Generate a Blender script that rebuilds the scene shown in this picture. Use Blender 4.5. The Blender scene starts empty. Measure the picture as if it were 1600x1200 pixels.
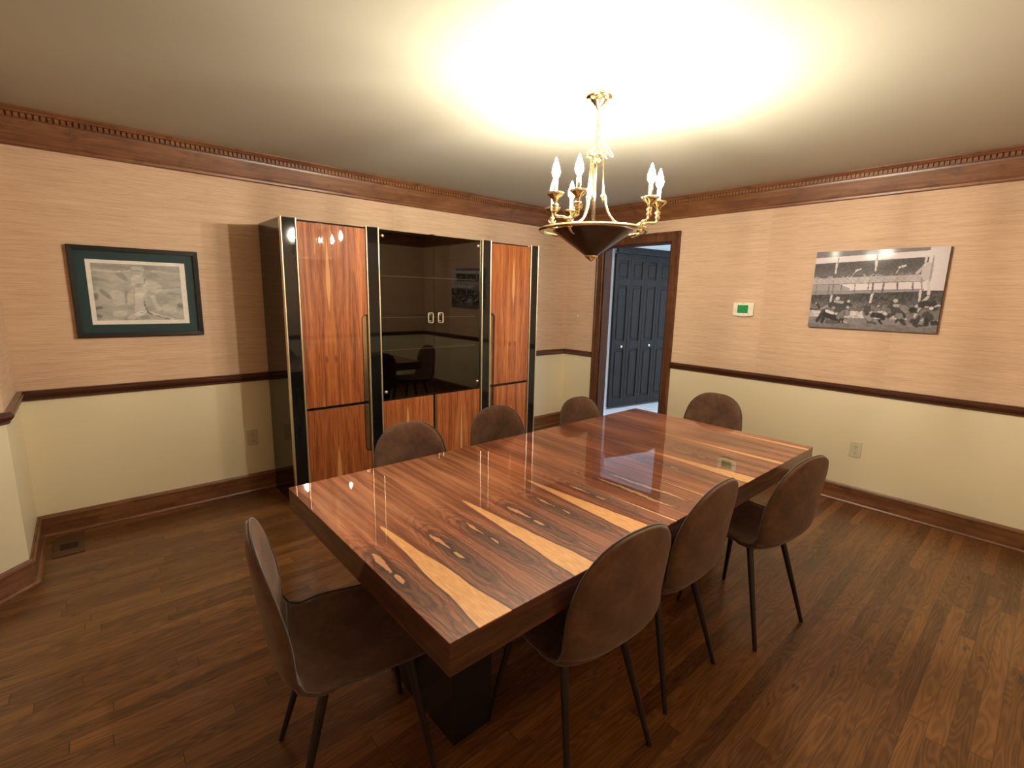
import bpy, bmesh, math, random
import numpy as np
from mathutils import Vector, Matrix
random.seed(7)
S = bpy.context.scene
COL = S.collection
PI = math.pi
R = math.radians

# ------------------------------------------------------------------ camera, world, exposure
CAM_F, CAM_PITCH, CAM_ROLL, CAM_YAW, CAM_H = 754.52, -0.1800, 0.0224, 0.7238, 1.5092
def make_camera():
    cy, sy = math.cos(CAM_YAW), math.sin(CAM_YAW)
    f = Vector((sy*math.cos(CAM_PITCH), cy*math.cos(CAM_PITCH), math.sin(CAM_PITCH)))
    r = Vector((cy, -sy, 0)); u = r.cross(f)
    r2 = r*math.cos(CAM_ROLL) + u*math.sin(CAM_ROLL)
    u2 = -r*math.sin(CAM_ROLL) + u*math.cos(CAM_ROLL)
    M = Matrix(((r2.x, u2.x, -f.x, 0), (r2.y, u2.y, -f.y, 0), (r2.z, u2.z, -f.z, CAM_H), (0, 0, 0, 1)))
    cd = bpy.data.cameras.new('camera'); cd.sensor_width = 36; cd.lens = CAM_F/1600*36
    cd.clip_start = 0.02
    co = bpy.data.objects.new('camera', cd); COL.objects.link(co); co.matrix_world = M
    S.camera = co
make_camera()
w = bpy.data.worlds.new('world'); S.world = w; w.use_nodes = True
w.node_tree.nodes['Background'].inputs[0].default_value = (0.55, 0.7, 1.0, 1)
w.node_tree.nodes['Background'].inputs[1].default_value = 0.15
S.view_settings.view_transform = 'Standard'
S.view_settings.look = 'None'
S.view_settings.exposure = 1.55
S.view_settings.gamma = 1.0
S.view_settings.use_curve_mapping = False
S.cycles.max_bounces = 10
S.cycles.diffuse_bounces = 6
S.cycles.glossy_bounces = 6
S.cycles.transmission_bounces = 6
S.cycles.sample_clamp_indirect = 6
S.cycles.caustics_reflective = False
S.cycles.caustics_refractive = False
BULB_STRENGTH = 500.0

def area_light(name, loc, rot, size, sizey, power, color):
    l = bpy.data.lights.new(name, 'AREA'); l.shape = 'RECTANGLE'; l.size = size; l.size_y = sizey
    l.energy = power; l.color = color
    o = bpy.data.objects.new(name, l); COL.objects.link(o); o.location = loc; o.rotation_euler = rot
    return o
# cool white ceiling lamp of the hall (out of view past the doorway)
area_light('hall_ceiling_lamp', (5.5, 2.3, 2.40), (0, 0, 0), .5, .5, 34, (0.56, 0.76, 1.0))

# ------------------------------------------------------------------ node expression helper
class NT:
    def __init__(s, name):
        s.m = bpy.data.materials.new(name); s.m.use_nodes = True
        s.t = s.m.node_tree; s.t.nodes.clear()
        s.out = s.t.nodes.new('ShaderNodeOutputMaterial')
    def node(s, typ, **kw):
        n = s.t.nodes.new(typ)
        for k, v in kw.items(): setattr(n, k, v)
        return n
    def put(s, inp, v):
        if isinstance(v, X): v = v.s
        if isinstance(v, (int, float)):
            inp.default_value = v if inp.type == 'VALUE' else ((v, v, v, 1) if inp.type == 'RGBA' else (v, v, v))
        elif isinstance(v, (tuple, list)):
            inp.default_value = tuple(v) + ((1,) if inp.type == 'RGBA' and len(v) == 3 else ())
        else: s.t.links.new(v, inp)
    def m_(s, op, *a):
        n = s.node('ShaderNodeMath', operation=op)
        for i, v in enumerate(a): s.put(n.inputs[i], v)
        return X(s, n.outputs[0])
    def coords(s, kind='Object'):
        tc = s.node('ShaderNodeTexCoord'); sp = s.node('ShaderNodeSeparateXYZ')
        s.t.links.new(tc.outputs[kind], sp.inputs[0])
        return [X(s, sp.outputs[i]) for i in range(3)]
    def vec(s, x, y, z=0.0):
        n = s.node('ShaderNodeCombineXYZ')
        for i, v in enumerate((x, y, z)): s.put(n.inputs[i], v)
        return n.outputs[0]
    def noise(s, x, y, z=0.0, scale=1, detail=3, rough=0.5, dist=0.0):
        n = s.node('ShaderNodeTexNoise')
        s.put(n.inputs['Vector'], s.vec(x, y, z)); n.inputs['Scale'].default_value = scale
        n.inputs['Detail'].default_value = detail; n.inputs['Roughness'].default_value = rough
        n.inputs['Distortion'].default_value = dist
        return X(s, n.outputs['Fac'])
    def white(s, x, y=0.0, z=0.0):
        n = s.node('ShaderNodeTexWhiteNoise', noise_dimensions='3D')
        s.put(n.inputs['Vector'], s.vec(x, y, z)); return X(s, n.outputs['Value'])
    def ramp(s, f, stops, interp='LINEAR'):
        n = s.node('ShaderNodeValToRGB'); e = n.color_ramp.elements; n.color_ramp.interpolation = interp
        e[0].position, e[0].color = stops[0][0], tuple(stops[0][1]) + (1,)
        e[1].position, e[1].color = stops[-1][0], tuple(stops[-1][1]) + (1,)
        for p, c in stops[1:-1]:
            q = e.new(p); q.color = tuple(c) + (1,)
        s.put(n.inputs[0], f); return n.outputs[0]
    def mix(s, f, a, b, mode='MIX'):
        n = s.node('ShaderNodeMix', data_type='RGBA', blend_type=mode)
        s.put(n.inputs[0], f); s.put(n.inputs[6], a); s.put(n.inputs[7], b); return n.outputs[2]
    def smooth(s, v, a, b):
        n = s.node('ShaderNodeMapRange', interpolation_type='SMOOTHSTEP')
        s.put(n.inputs[0], v); s.put(n.inputs[1], a); s.put(n.inputs[2], b); return X(s, n.outputs[0])
    def bump(s, h, strength=0.2, dist=0.001):
        n = s.node('ShaderNodeBump'); n.inputs['Strength'].default_value = strength
        n.inputs['Distance'].default_value = dist; s.put(n.inputs['Height'], h); return n.outputs[0]
    def principled(s, color=(.5,.5,.5), rough=0.5, metal=0.0, coat=0.0, coat_rough=0.05, normal=None, sheen=0.0, spec=0.5, coat_normal=None, ior=None):
        b = s.node('ShaderNodeBsdfPrincipled')
        s.put(b.inputs['Base Color'], color); s.put(b.inputs['Roughness'], rough); s.put(b.inputs['Metallic'], metal)
        s.put(b.inputs['Coat Weight'], coat); s.put(b.inputs['Coat Roughness'], coat_rough)
        s.put(b.inputs['Sheen Weight'], sheen); s.put(b.inputs['Specular IOR Level'], spec)
        if ior: b.inputs['IOR'].default_value = ior
        if normal is not None: s.put(b.inputs['Normal'], normal)
        s.t.links.new(b.outputs[0], s.out.inputs[0]); return b
class X:
    def __init__(s, n, sock): s.n = n; s.s = sock
    def __add__(s, o): return s.n.m_('ADD', s, o)
    __radd__ = __add__
    def __sub__(s, o): return s.n.m_('SUBTRACT', s, o)
    def __rsub__(s, o): return s.n.m_('SUBTRACT', o, s)
    def __mul__(s, o): return s.n.m_('MULTIPLY', s, o)
    __rmul__ = __mul__
    def __truediv__(s, o): return s.n.m_('DIVIDE', s, o)
    def abs(s): return s.n.m_('ABSOLUTE', s)
    def sin(s): return s.n.m_('SINE', s)
    def floor(s): return s.n.m_('FLOOR', s)
    def fract(s): return s.n.m_('FRACT', s)
    def sqrt(s): return s.n.m_('SQRT', s)
    def pw(s, p): return s.n.m_('POWER', s, p)
    def mx(s, o): return s.n.m_('MAXIMUM', s, o)
    def mn(s, o): return s.n.m_('MINIMUM', s, o)
    def clamp(s): return s.mx(0.0).mn(1.0)

MATS = {}
def mat(name):
    def deco(fn):
        def get(*a):
            k = (name,) + a
            if k not in MATS:
                t = NT(name); fn(t, *a); MATS[k] = t.m
            return MATS[k]
        return get
    return deco

@mat('grasscloth')
def m_grass(t):
    x, y, z = t.coords('Object')
    h = x + y                                             # walls run along x or along y
    panel = ((h + 0.31)/0.9).floor()
    pv = t.white(panel, 3.0)
    a = t.noise(h*4.5, z*190.0, panel*7.0, detail=4, rough=.7)
    b = t.noise(h*14.0, z*430.0, 5.0, detail=3, rough=.7)
    c = t.noise(h*1.2, z*38.0, panel*3.0, detail=2)
    f = a*0.52 + b*0.30 + c*0.18
    col = t.ramp(f, [(.30, (.30, .168, .098)), (.41, (.56, .368, .238)), (.54, (.71, .50, .350)), (.70, (.83, .615, .455))])
    col = t.mix(0.10, col, t.ramp(pv, [(0, (.4,.25,.14)), (1, (.85,.66,.45))]))
    t.principled(col, rough=.75, spec=.25, normal=t.bump(f, .5, .0015))
@mat('cream_paint')
def m_cream(t):
    x, y, z = t.coords('Object')
    n = t.noise(x, y, z, scale=1.5, detail=2)
    t.principled(t.ramp(n, [(.3, (.79, .70, .49)), (.7, (.83, .735, .52))]), rough=.38, spec=.4)
@mat('ceiling_paint')
def m_ceil(t):
    x, y, z = t.coords('Object')
    n = t.noise(x, y, z, scale=1.2, detail=3)
    t.principled(t.ramp(n, [(.3, (.455, .435, .355)), (.7, (.485, .465, .38))]), rough=.6, spec=.3,
                 normal=t.bump(t.noise(x, y, z, scale=300, detail=1), .1, .0005))
@mat('white_hall_paint')
def m_hall(t):
    x, y, z = t.coords('Object')
    n = t.noise(x, y, z, scale=2, detail=2)
    t.principled(t.ramp(n, [(.3, (.78, .80, .82)), (.7, (.82, .84, .86))]), rough=.5)
@mat('pale_hall_tile')
def m_tile(t):
    x, y, z = t.coords('Object')
    g = ((x/0.33).fract()-.5).abs().mx(((y/0.33).fract()-.5).abs())
    n = t.noise(x, y, z, scale=6, detail=4)
    c = t.ramp(n, [(.3, (.60, .60, .60)), (.7, (.74, .74, .73))])
    t.principled(t.mix(t.smooth(g, .485, .492), c, (.35, .34, .33)), rough=.25)

def wood_stain(t, u, v, w, dark, mid, light, sc=1.0):
    """u across the grain, v along the grain"""
    n1 = t.noise(u*28*sc, v*1.6*sc, w, detail=5, rough=.6, dist=.6)
    n2 = t.noise(u*160*sc, v*5*sc, w, detail=2)
    n3 = t.noise(u*5*sc, v*2.2*sc, w, detail=4, rough=.65)
    f = n1*.45 + n2*.2 + n3*.35
    return f, t.ramp(f, [(.34, dark), (.5, mid), (.66, light)])
@mat('stained_trim_wood')
def m_trim(t):
    x, y, z = t.coords('Object')
    f, c = wood_stain(t, z, x + y, 1.0, (.095, .032, .012), (.190, .074, .028), (.31, .138, .056))
    blot = t.noise(x + y, z*1.6, 9.0, scale=7, detail=4, rough=.7)
    c = t.mix(t.smooth(blot, .52, .68)*0.5, c, (.045, .016, .007))
    t.principled(c, rough=.4, coat=.15, coat_rough=.25)
@mat('dark_rail_wood')
def m_rail(t):
    x, y, z = t.coords('Object')
    f, c = wood_stain(t, z, x + y, 3.0, (.030, .009, .005), (.065, .019, .009), (.11, .036, .016))
    t.principled(c, rough=.28, coat=.4, coat_rough=.15)
@mat('casing_wood')
def m_casing(t):
    x, y, z = t.coords('Object')
    f, c = wood_stain(t, y, z, 5.0, (.050, .017, .008), (.115, .042, .016), (.215, .088, .034))
    blot = t.noise(y*1.5, z, 9.0, scale=14, detail=4, rough=.7)
    c = t.mix(t.smooth(blot, .5, .66)*0.45, c, (.03, .012, .006))
    t.principled(c, rough=.45, coat=.08, coat_rough=.3, spec=.35)
@mat('jamb_wood')
def m_jamb(t):
    x, y, z = t.coords('Object')
    f, c = wood_stain(t, y + x, z, 5.0, (.030, .010, .005), (.065, .024, .010), (.11, .044, .018))
    t.principled(c, rough=.7, spec=.15)
@mat('oak_floor')
def m_floor(t):
    x, y, z = t.coords('Object')
    W = 0.0572
    row = (y/W).floor()
    off = t.white(row, 1.0)*3.1
    ln = t.white(row, 2.0)*0.5 + 0.75
    xs = (x + off)/ln
    seg = xs.floor()
    pid = t.white(row, seg, 4.0)
    pid2 = t.white(row, seg, 8.0)
    v = x*1.0 + pid*17.0
    u = y + pid2*3.0
    n1 = t.noise(u*36, v*1.7, 0.0, detail=5, rough=.62, dist=1.2)
    ring = ((t.noise(u*9, v*1.1, 2.0, detail=2)*22.0).fract()-.5).abs()*2.0
    n2 = t.noise(u*210, v*9, 5.0, detail=2)
    f = n1*.45 + ring*.20 + n2*.12 + pid*.28
    col = t.ramp(f, [(.22, (.050, .018, .0055)), (.42, (.118, .048, .0145)), (.60, (.195, .084, .026)), (.84, (.30, .140, .046))])
    kn = t.noise(u*22, v*7, 11.0, detail=3)
    col = t.mix(t.smooth(kn, .66, .74)*0.75, col, (.02, .008, .003))
    gy = ((y/W).fract()-.5).abs()
    gx = (xs.fract()-.5).abs()
    gap = t.smooth(gy, .478, .497).mx(t.smooth(gx, .4975, .4995))
    col = t.mix(gap*.8, col, (.014, .006, .003))
    rough = n2*.12 + 0.27
    t.principled(col, rough=rough, coat=.25, coat_rough=.22, spec=.45, normal=t.bump(n2*.3 - gap, .35, .0008))

# --- figured rosewood of the table top (object coords; x along table, y across, origin at table centre)
@mat('rosewood_top')
def m_top(t):
    lx, ly, lz = t.coords('Object')
    Xw = lx + 1.7205; Y = ly + 1.372
    # low frequency wobble so that no edge is ruler straight
    wob = (t.noise(Xw*2.0, Y*5.0, 3.0, detail=3) - .5)
    fold = None; wedge = None; rim = None
    P = 0.3365
    k = ((Xw - 0.675)/P + 0.5).floor()
    k = k.mn(2.0)
    fA = (Xw - 0.675 - k*P)                              # signed distance from book-match line
    secB = t.smooth(Xw, 1.4925, 1.4935)                  # centre leaf starts
    secC = t.smooth(Xw, 1.8000, 1.8010)
    fB = (Xw - 1.6465)
    kC = ((Xw - 2.12)/0.352 + .5).floor().mx(0.0)
    fC = (Xw - 2.12 - kC*.352)
    uA = fA.abs(); uB = fB.abs(); uC = fC.abs()
    u = uA*(1-secB) + (uB+.3)*(secB*(1-secC)) + (uC+.5)*secC
    sect = secB + secC
    # wedges of pale sapwood
    side = t.smooth(Y, 0.80, 0.98)
    wnoise = (t.noise(k*9.0, Y*7.0, 2.0, detail=2) - .5)*.034
    hA = (1.42 - Y).mx(0.0)*0.074 + wnoise*(1.42-Y).mx(0.0)*1.6 + (0.005*(1.42-Y).mx(0.0).mn(.02)*50)
    edgeA = hA - uA
    hB = (1.17 - Y).mx(0.0)*0.036
    edgeB = hB - (uB - 0.1535).abs()
    sC = t.smooth(kC, .5, .6)
    hC = ((1.36 - Y).mx(0.0)*0.084 + wnoise*(1.36-Y).mx(0.0))*(1 - sC*.55)
    edgeC = hC - uC
    edge = edgeA*(1-secB) + edgeB*(secB*(1-secC)) + edgeC*secC
    wedge = t.smooth(edge, 0.0, 0.0018)
    rim = t.smooth(edge, -0.018, 0.0)*(1-wedge)*t.smooth(Y, 1.25, 0.85)
    # figure : elongated dark hearts with contour rings and small pale islands
    kuA = (uA - 0.100); kuC = (uC - 0.128)
    kd = kuA*(1-secB) + (uB-.045)*(secB*(1-secC)) + kuC*secC
    kyc = Y - 1.12 - (kd*1.2)
    wv = t.noise(u*16.0, Y*7.0, sect*3.0 + 1.0, detail=4, rough=.6) - .5
    wv2 = t.noise(u*60.0, Y*22.0, sect*3.0 + 5.0, detail=3, rough=.6) - .5
    below = t.smooth(kyc, 0.02, -0.02)                  # longer tail towards the near edge
    ry = kyc/(0.20 + below*0.13)
    rr = ((kd/0.047)*(kd/0.047) + ry*ry).sqrt() + wv*0.75 + wv2*.22
    heart = t.smooth(rr, 1.15, 0.25)*(1 - secC*.35)
    rings = ((rr*26.0 + wv2*3).sin()*.5 + .5).pw(3.0)
    ringm = rings*t.smooth(rr, 2.1, 0.7)
    # straight-ish stripes, book matched because they depend on |fold|
    n1 = t.noise(u*34.0 + wv*.9, Y*1.3, sect*5.0, detail=4, rough=.55, dist=.4)
    n2 = t.noise(u*120.0 + wv*2.0, Y*2.5, sect*5.0 + 2, detail=3, rough=.6)
    n3 = t.noise(Xw*500.0, Y*14.0, 3.0, detail=2)
    n4 = t.noise(u*9.0, Y*.9, sect*5.0 + 8, detail=2)
    f = n1*.42 + n2*.26 + n3*.10 + n4*.30
    col = t.ramp(f, [(.36, (.035, .010, .006)), (.44, (.120, .034, .016)), (.53, (.26, .085, .036)), (.66, (.48, .195, .090))])
    # warmer, redder centre section
    redc = t.smooth(Xw, 1.25, 1.5)*t.smooth(Xw, 2.15, 1.85)
    col = t.mix(redc*.40, col, t.mix(1.0, col, (1.0, .60, .48), 'MULTIPLY'))
    col = t.mix(heart*.72, col, (.055, .027, .016))
    col = t.mix(ringm*.62, col, (.026, .011, .007))
    # islands
    hvar = t.white(k, t.smooth(fA, -.001, .001).floor(), 5.0)*.75 + .42
    def island(yc, hy, hx, kdv=kd):
        a = (kdv + wv2*.016 + wv*.012 + (Y - yc)*.03)/(hvar*hx); b = (Y - yc)/(hvar*.35 + .68)/hy
        return t.smooth((a*a + b*b).sqrt() + wv2*.5, 1.12, 0.92)
    isl = island(1.205, .058, .0075).mx(island(1.100, .024, .0065))
    islA = isl*(1-secB) + isl*secC*(1-sC)
    blob = island(1.06, .20, .013, (uB-.045) + (t.noise(Y*13.0, 2.0, 1.0, detail=2)-.5)*.03)*(secB*(1-secC))
    fine = t.noise(Xw*260.0, Y*60.0, 3.0, detail=3)
    pale = t.ramp(fine, [(.3, (.50, .235, .110)), (.7, (.60, .30, .145))])
    sap = t.ramp(t.noise(Xw*120.0, Y*22.0, 4.0, detail=4), [(.3, (.62, .30, .105)), (.7, (.80, .43, .175))])
    halo = (island(1.205, .085, .017).mx(island(1.098, .046, .014)))*((1-secB) + secC*(1-sC))
    col = t.mix(halo*.55, col, (.035, .016, .010))
    col = t.mix(islA.mx(blob), col, pale)
    col = t.mix(rim*.75, col, (.035, .017, .011))
    col = t.mix(wedge, col, sap)
    seam = t.smooth((Xw-1.493).abs(), .0012, .0004).mx(t.smooth((Xw-1.8005).abs(), .0012, .0004))
    col = t.mix(seam*.6, col, (.03, .012, .007))
    b = t.principled(col, rough=.5, coat=1.0, coat_rough=.018, spec=.3,
        )
    b.inputs['Coat IOR'].default_value = 1.72
    nb = t.bump(t.noise(Xw, Y, 0, scale=5, detail=1), .12, .004)
    t.put(b.inputs['Coat Normal'], nb)
@mat('rosewood_edge')
def m_edge(t):
    x, y, z = t.coords('Object')
    h = x + y
    wv = t.noise(h*3.0, z*9.0, 1.0, detail=4)
    n1 = t.noise(h*2.2, z*42.0 + wv*3.0, 2.0, detail=5, rough=.62, dist=1.0)
    n2 = t.noise(h*14.0, z*190.0, 2.0, detail=2)
    f = n1*.75 + n2*.25
    col = t.ramp(f, [(.34, (.016, .005, .003)), (.5, (.070, .020, .009)), (.66, (.15, .052, .020))])
    t.principled(col, rough=.45, coat=1.0, coat_rough=.03, spec=.3)
@mat('rosewood_door')
def m_door(t, mx, ztip, zend, zw, seed):
    x, y, z = t.coords('Object')
    fx = x - mx
    wv = t.noise(fx.abs()*7.0, z*2.0, seed, detail=3) - .5
    u = fx.abs() + wv*.02
    n1 = t.noise(u*26.0, z*1.1, seed, detail=5, rough=.6, dist=.8)
    n2 = t.noise(u*120.0, z*4.0, seed+3, detail=3, rough=.6)
    n3 = t.noise(x*420.0, z*12.0, 3.0, detail=2)
    f = n1*.5 + n2*.28 + n3*.22
    col = t.ramp(f, [(.34, (.090, .018, .006)), (.44, (.27, .068, .017)), (.54, (.45, .135, .034)), (.68, (.62, .245, .075))])
    # pale spear on the book-match line
    span = (ztip - z)/(ztip - zend)
    prof = t.smooth(span, 0.0, .55)*t.smooth(span, 1.0, .6)*zw
    spear = t.smooth(prof - fx.abs() + wv*.006, 0.0, .003)
    col = t.mix(spear*.85, col, (.72, .36, .13))
    # little eyes, mirrored
    e = (((fx.abs()-.034)/.011).pw(2.0) + ((z - zend + .28)/.026).pw(2.0)).sqrt() + wv
    col = t.mix(t.smooth(e, 1.5, .4)*.6, col, (.10, .03, .01))
    b = t.principled(col, rough=.5, coat=1.0, coat_rough=.02, spec=.3)
    t.put(b.inputs['Coat Normal'], t.bump(t.noise(x, z, 0, scale=4, detail=1), .10, .004))
@mat('black_lacquer')
def m_black(t):
    x, y, z = t.coords('Object')
    n = t.noise(x, y, z, scale=3, detail=1)
    t.principled(t.ramp(n, [(.3, (.006, .006, .006)), (.7, (.009, .009, .009))]), rough=.045, spec=.62)
@mat('black_interior')
def m_inner(t):
    x, y, z = t.coords('Object')
    n = t.noise(x, y, z, scale=8, detail=2)
    t.principled(t.ramp(n, [(.3, (.008, .008, .007)), (.7, (.013, .012, .011))]), rough=.55)
@mat('black_pedestal')
def m_ped(t):
    x, y, z = t.coords('Object')
    n = t.noise(x, y, z, scale=8, detail=2)
    t.principled(t.ramp(n, [(.3, (.004, .004, .005)), (.7, (.008, .008, .009))]), rough=.25)
@mat('brass')
def m_brass(t):
    x, y, z = t.coords('Object')
    n = t.noise(x, y, z, scale=40, detail=2)
    t.principled(t.ramp(n, [(.3, (.86, .74, .42)), (.7, (.95, .84, .52))]), rough=.14, metal=1.0)
@mat('brass_strip')
def m_strip(t):
    x, y, z = t.coords('Object')
    n = t.noise(x, y, z*.3, scale=20, detail=2)
    t.principled(t.ramp(n, [(.3, (.88, .74, .46)), (.7, (.97, .86, .60))]), rough=.37, metal=1.0)
@mat('grip_metal')
def m_grip(t):
    x, y, z = t.coords('Object')
    n = t.noise(x, y, z*.3, scale=20, detail=2)
    t.principled(t.ramp(n, [(.3, (.52, .36, .20)), (.7, (.60, .44, .26))]), rough=.22, metal=.9)
@mat('smoked_glass')
def m_glass(t):
    x, y, z = t.coords('Object')
    fr = t.node('ShaderNodeFresnel'); fr.inputs[0].default_value = 1.85
    tr = t.node('ShaderNodeBsdfTransparent'); tr.inputs[0].default_value = (.46, .43, .37, 1)
    gl = t.node('ShaderNodeBsdfGlossy'); gl.inputs['Roughness'].default_value = .004
    t.put(gl.inputs[0], t.ramp(t.noise(x, y, z, scale=2, detail=1), [(.3, (.86, .82, .74)), (.7, (.9, .86, .78))]))
    mx = t.node('ShaderNodeMixShader')
    geo = t.node('ShaderNodeNewGeometry')
    t.put(mx.inputs[0], X(t, fr.outputs[0])*1.0*(1.0 - X(t, geo.outputs['Backfacing'])))
    t.t.links.new(tr.outputs[0], mx.inputs[1]); t.t.links.new(gl.outputs[0], mx.inputs[2])
    t.t.links.new(mx.outputs[0], t.out.inputs[0])
@mat('clear_glass')
def m_clear(t, tint=.9):
    x, y, z = t.coords('Object')
    fr = t.node('ShaderNodeFresnel'); fr.inputs[0].default_value = 1.3
    tr = t.node('ShaderNodeBsdfTransparent'); tr.inputs[0].default_value = (tint, tint, tint, 1)
    gl = t.node('ShaderNodeBsdfGlossy'); gl.inputs['Roughness'].default_value = .01
    t.put(gl.inputs[0], t.ramp(t.noise(x, y, z, scale=2, detail=1), [(.3, (.95,)*3), (.7, (1,)*3)]))
    mx = t.node('ShaderNodeMixShader')
    geo = t.node('ShaderNodeNewGeometry')
    t.put(mx.inputs[0], X(t, fr.outputs[0])*(1.0 - X(t, geo.outputs['Backfacing']))); t.t.links.new(tr.outputs[0], mx.inputs[1]); t.t.links.new(gl.outputs[0], mx.inputs[2])
    t.t.links.new(mx.outputs[0], t.out.inputs[0])
@mat('glass_edge')
def m_gedge(t):
    x, y, z = t.coords('Object')
    t.principled(t.ramp(t.noise(x, y, z, scale=9), [(.3, (.70, .72, .62)), (.7, (.8, .82, .72))]), rough=.3)
@mat('brown_suede')
def m_suede(t):
    x, y, z = t.coords('Object')
    n = t.noise(x, y, z, scale=9, detail=4, rough=.6)
    n2 = t.noise(x, y, z, scale=45, detail=3, rough=.7)
    f = n*.7 + n2*.3
    col = t.ramp(f, [(.36, (.070, .031, .018)), (.5, (.105, .048, .027)), (.64, (.150, .076, .043))])
    t.principled(col, rough=.7, sheen=.18, spec=.3, normal=t.bump(t.noise(x, y, z, scale=260, detail=2), .15, .0006))
@mat('suede_piping')
def m_pipe(t):
    x, y, z = t.coords('Object')
    n = t.noise(x, y, z, scale=60, detail=2)
    t.principled(t.ramp(n, [(.3, (.036, .018, .012)), (.7, (.058, .030, .020))]), rough=.55, sheen=.4)
@mat('black_metal')
def m_bmetal(t):
    x, y, z = t.coords('Object')
    n = t.noise(x, y, z, scale=20, detail=2)
    t.principled(t.ramp(n, [(.3, (.016, .011, .011)), (.7, (.024, .017, .016))]), rough=.35, spec=.5)
@mat('plain')
def m_plain(t, r, g, b, rough, metal=0.0, coat=0.0):
    x, y, z = t.coords('Object')
    n = t.noise(x, y, z, scale=30, detail=2)
    t.principled(t.ramp(n, [(.3, (r*.93, g*.93, b*.93)), (.7, (r*1.05, g*1.05, b*1.05))]), rough=rough, metal=metal, coat=coat)
@mat('lit_bulb')
def m_bulb(t):
    x, y, z = t.coords('Object')
    e = t.node('ShaderNodeEmission'); e.inputs[1].default_value = BULB_STRENGTH
    t.put(e.inputs[0], t.ramp(t.noise(x, y, z, scale=20), [(.3, (1.0, .90, .71)), (.7, (1.0, .91, .73))]))
    t.t.links.new(e.outputs[0], t.out.inputs[0])
@mat('lcd_screen')
def m_lcd(t):
    x, y, z = t.coords('Object')
    n = t.noise(x, y, z, scale=120, detail=1)
    b = t.principled(t.ramp(n, [(.35, (.010, .17, .045)), (.6, (.02, .26, .075))]), rough=.25)
    t.put(b.inputs['Emission Color'], (.02, .45, .12)); b.inputs['Emission Strength'].default_value = .05
@mat('painted_picture')
def m_pic(t, rough, coat):
    a = t.node('ShaderNodeAttribute', attribute_name='Col')
    x, y, z = t.coords('Object')
    n = t.noise(x, y, z, scale=900, detail=1)
    c = t.mix(.06, a.outputs['Color'], t.ramp(n, [(.3, (0, 0, 0)), (.7, (1, 1, 1))]))
    t.principled(c, rough=rough, coat=coat, coat_rough=.1, spec=.15)
@mat('closet_wood')
def m_closet(t):
    x, y, z = t.coords('Object')
    f, c = wood_stain(t, x, z, 4.0, (.008, .0052, .0034), (.014, .0095, .0065), (.022, .0155, .011))
    t.principled(c, rough=.42, coat=.0, spec=.35)

# ------------------------------------------------------------------ geometry helpers
def link(name, bm, m, parent=None, loc=(0, 0, 0), rot=None, smooth=False):
    me = bpy.data.meshes.new(name)
    bmesh.ops.recalc_face_normals(bm, faces=bm.faces[:])
    bm.to_mesh(me); bm.free()
    if smooth:
        for p in me.polygons: p.use_smooth = True
    for x in (m if isinstance(m, (list, tuple)) else [m]): me.materials.append(x)
    o = bpy.data.objects.new(name, me); COL.objects.link(o)
    o.location = loc
    if rot: o.rotation_euler = rot
    if parent: o.parent = parent
    return o
def struct(o): o['kind'] = 'structure'; return o
def tag(o, label, cat, group=None):
    o['label'] = label; o['category'] = cat
    if group: o['group'] = group
    return o
def thing(name, label, cat, loc, rotz=0, group=None):
    o = bpy.data.objects.new(name, None); COL.objects.link(o)
    o.location = loc; o.rotation_euler = (0, 0, rotz); o.empty_display_size = .1
    return tag(o, label, cat, group)
def copy_tree(o, parent=None):
    c = o.copy(); COL.objects.link(c)
    if parent: c.parent = parent
    for ch in list(o.children): copy_tree(ch, c)
    return c
def bx(bm, x0, x1, y0, y1, z0, z1, bev=0.0, seg=1, mi=0):
    r = bmesh.ops.create_cube(bm, size=1)
    vs = r['verts']
    for v in vs:
        v.co = Vector(((x0+x1)/2 + v.co.x*(x1-x0), (y0+y1)/2 + v.co.y*(y1-y0), (z0+z1)/2 + v.co.z*(z1-z0)))
    fs = list({f for v in vs for f in v.link_faces})
    for f in fs: f.material_index = mi
    if bev:
        es = list({e for v in vs for e in v.link_edges})
        bmesh.ops.bevel(bm, geom=es, offset=bev, segments=seg, affect='EDGES', profile=.5, material=mi)
def box(x0, x1, y0, y1, z0, z1, bev=0.0, seg=1):
    bm = bmesh.new(); bx(bm, x0, x1, y0, y1, z0, z1, bev, seg); return bm
def tube(bm, pts, r, n=8, closed=False, cap=True):
    pts = [Vector(p) for p in pts]; N = len(pts)
    rr = r if isinstance(r, (list, tuple)) else [r]*N
    rings = []
    prev = None
    for i, p in enumerate(pts):
        if closed: tg = pts[(i+1) % N] - pts[i-1]
        else: tg = pts[min(i+1, N-1)] - pts[max(i-1, 0)]
        tg.normalize()
        if prev is None:
            a = Vector((0, 0, 1)) if abs(tg.z) < .9 else Vector((1, 0, 0))
            nrm = tg.cross(a).normalized()
        else:
            nrm = (prev - tg*prev.dot(tg)).normalized()
        prev = nrm; b = tg.cross(nrm)
        rings.append([bm.verts.new(p + (nrm*math.cos(2*PI*k/n) + b*math.sin(2*PI*k/n))*rr[i]) for k in range(n)])
    M = N if closed else N-1
    for i in range(M):
        A, B = rings[i], rings[(i+1) % N]
        for k in range(n):
            f = bm.faces.new((A[k], A[(k+1) % n], B[(k+1) % n], B[k])); f.smooth = True
    if cap and not closed:
        bm.faces.new([bm.verts.new(v.co) for v in rings[0]]); bm.faces.new([bm.verts.new(v.co) for v in rings[-1][::-1]])
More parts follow.
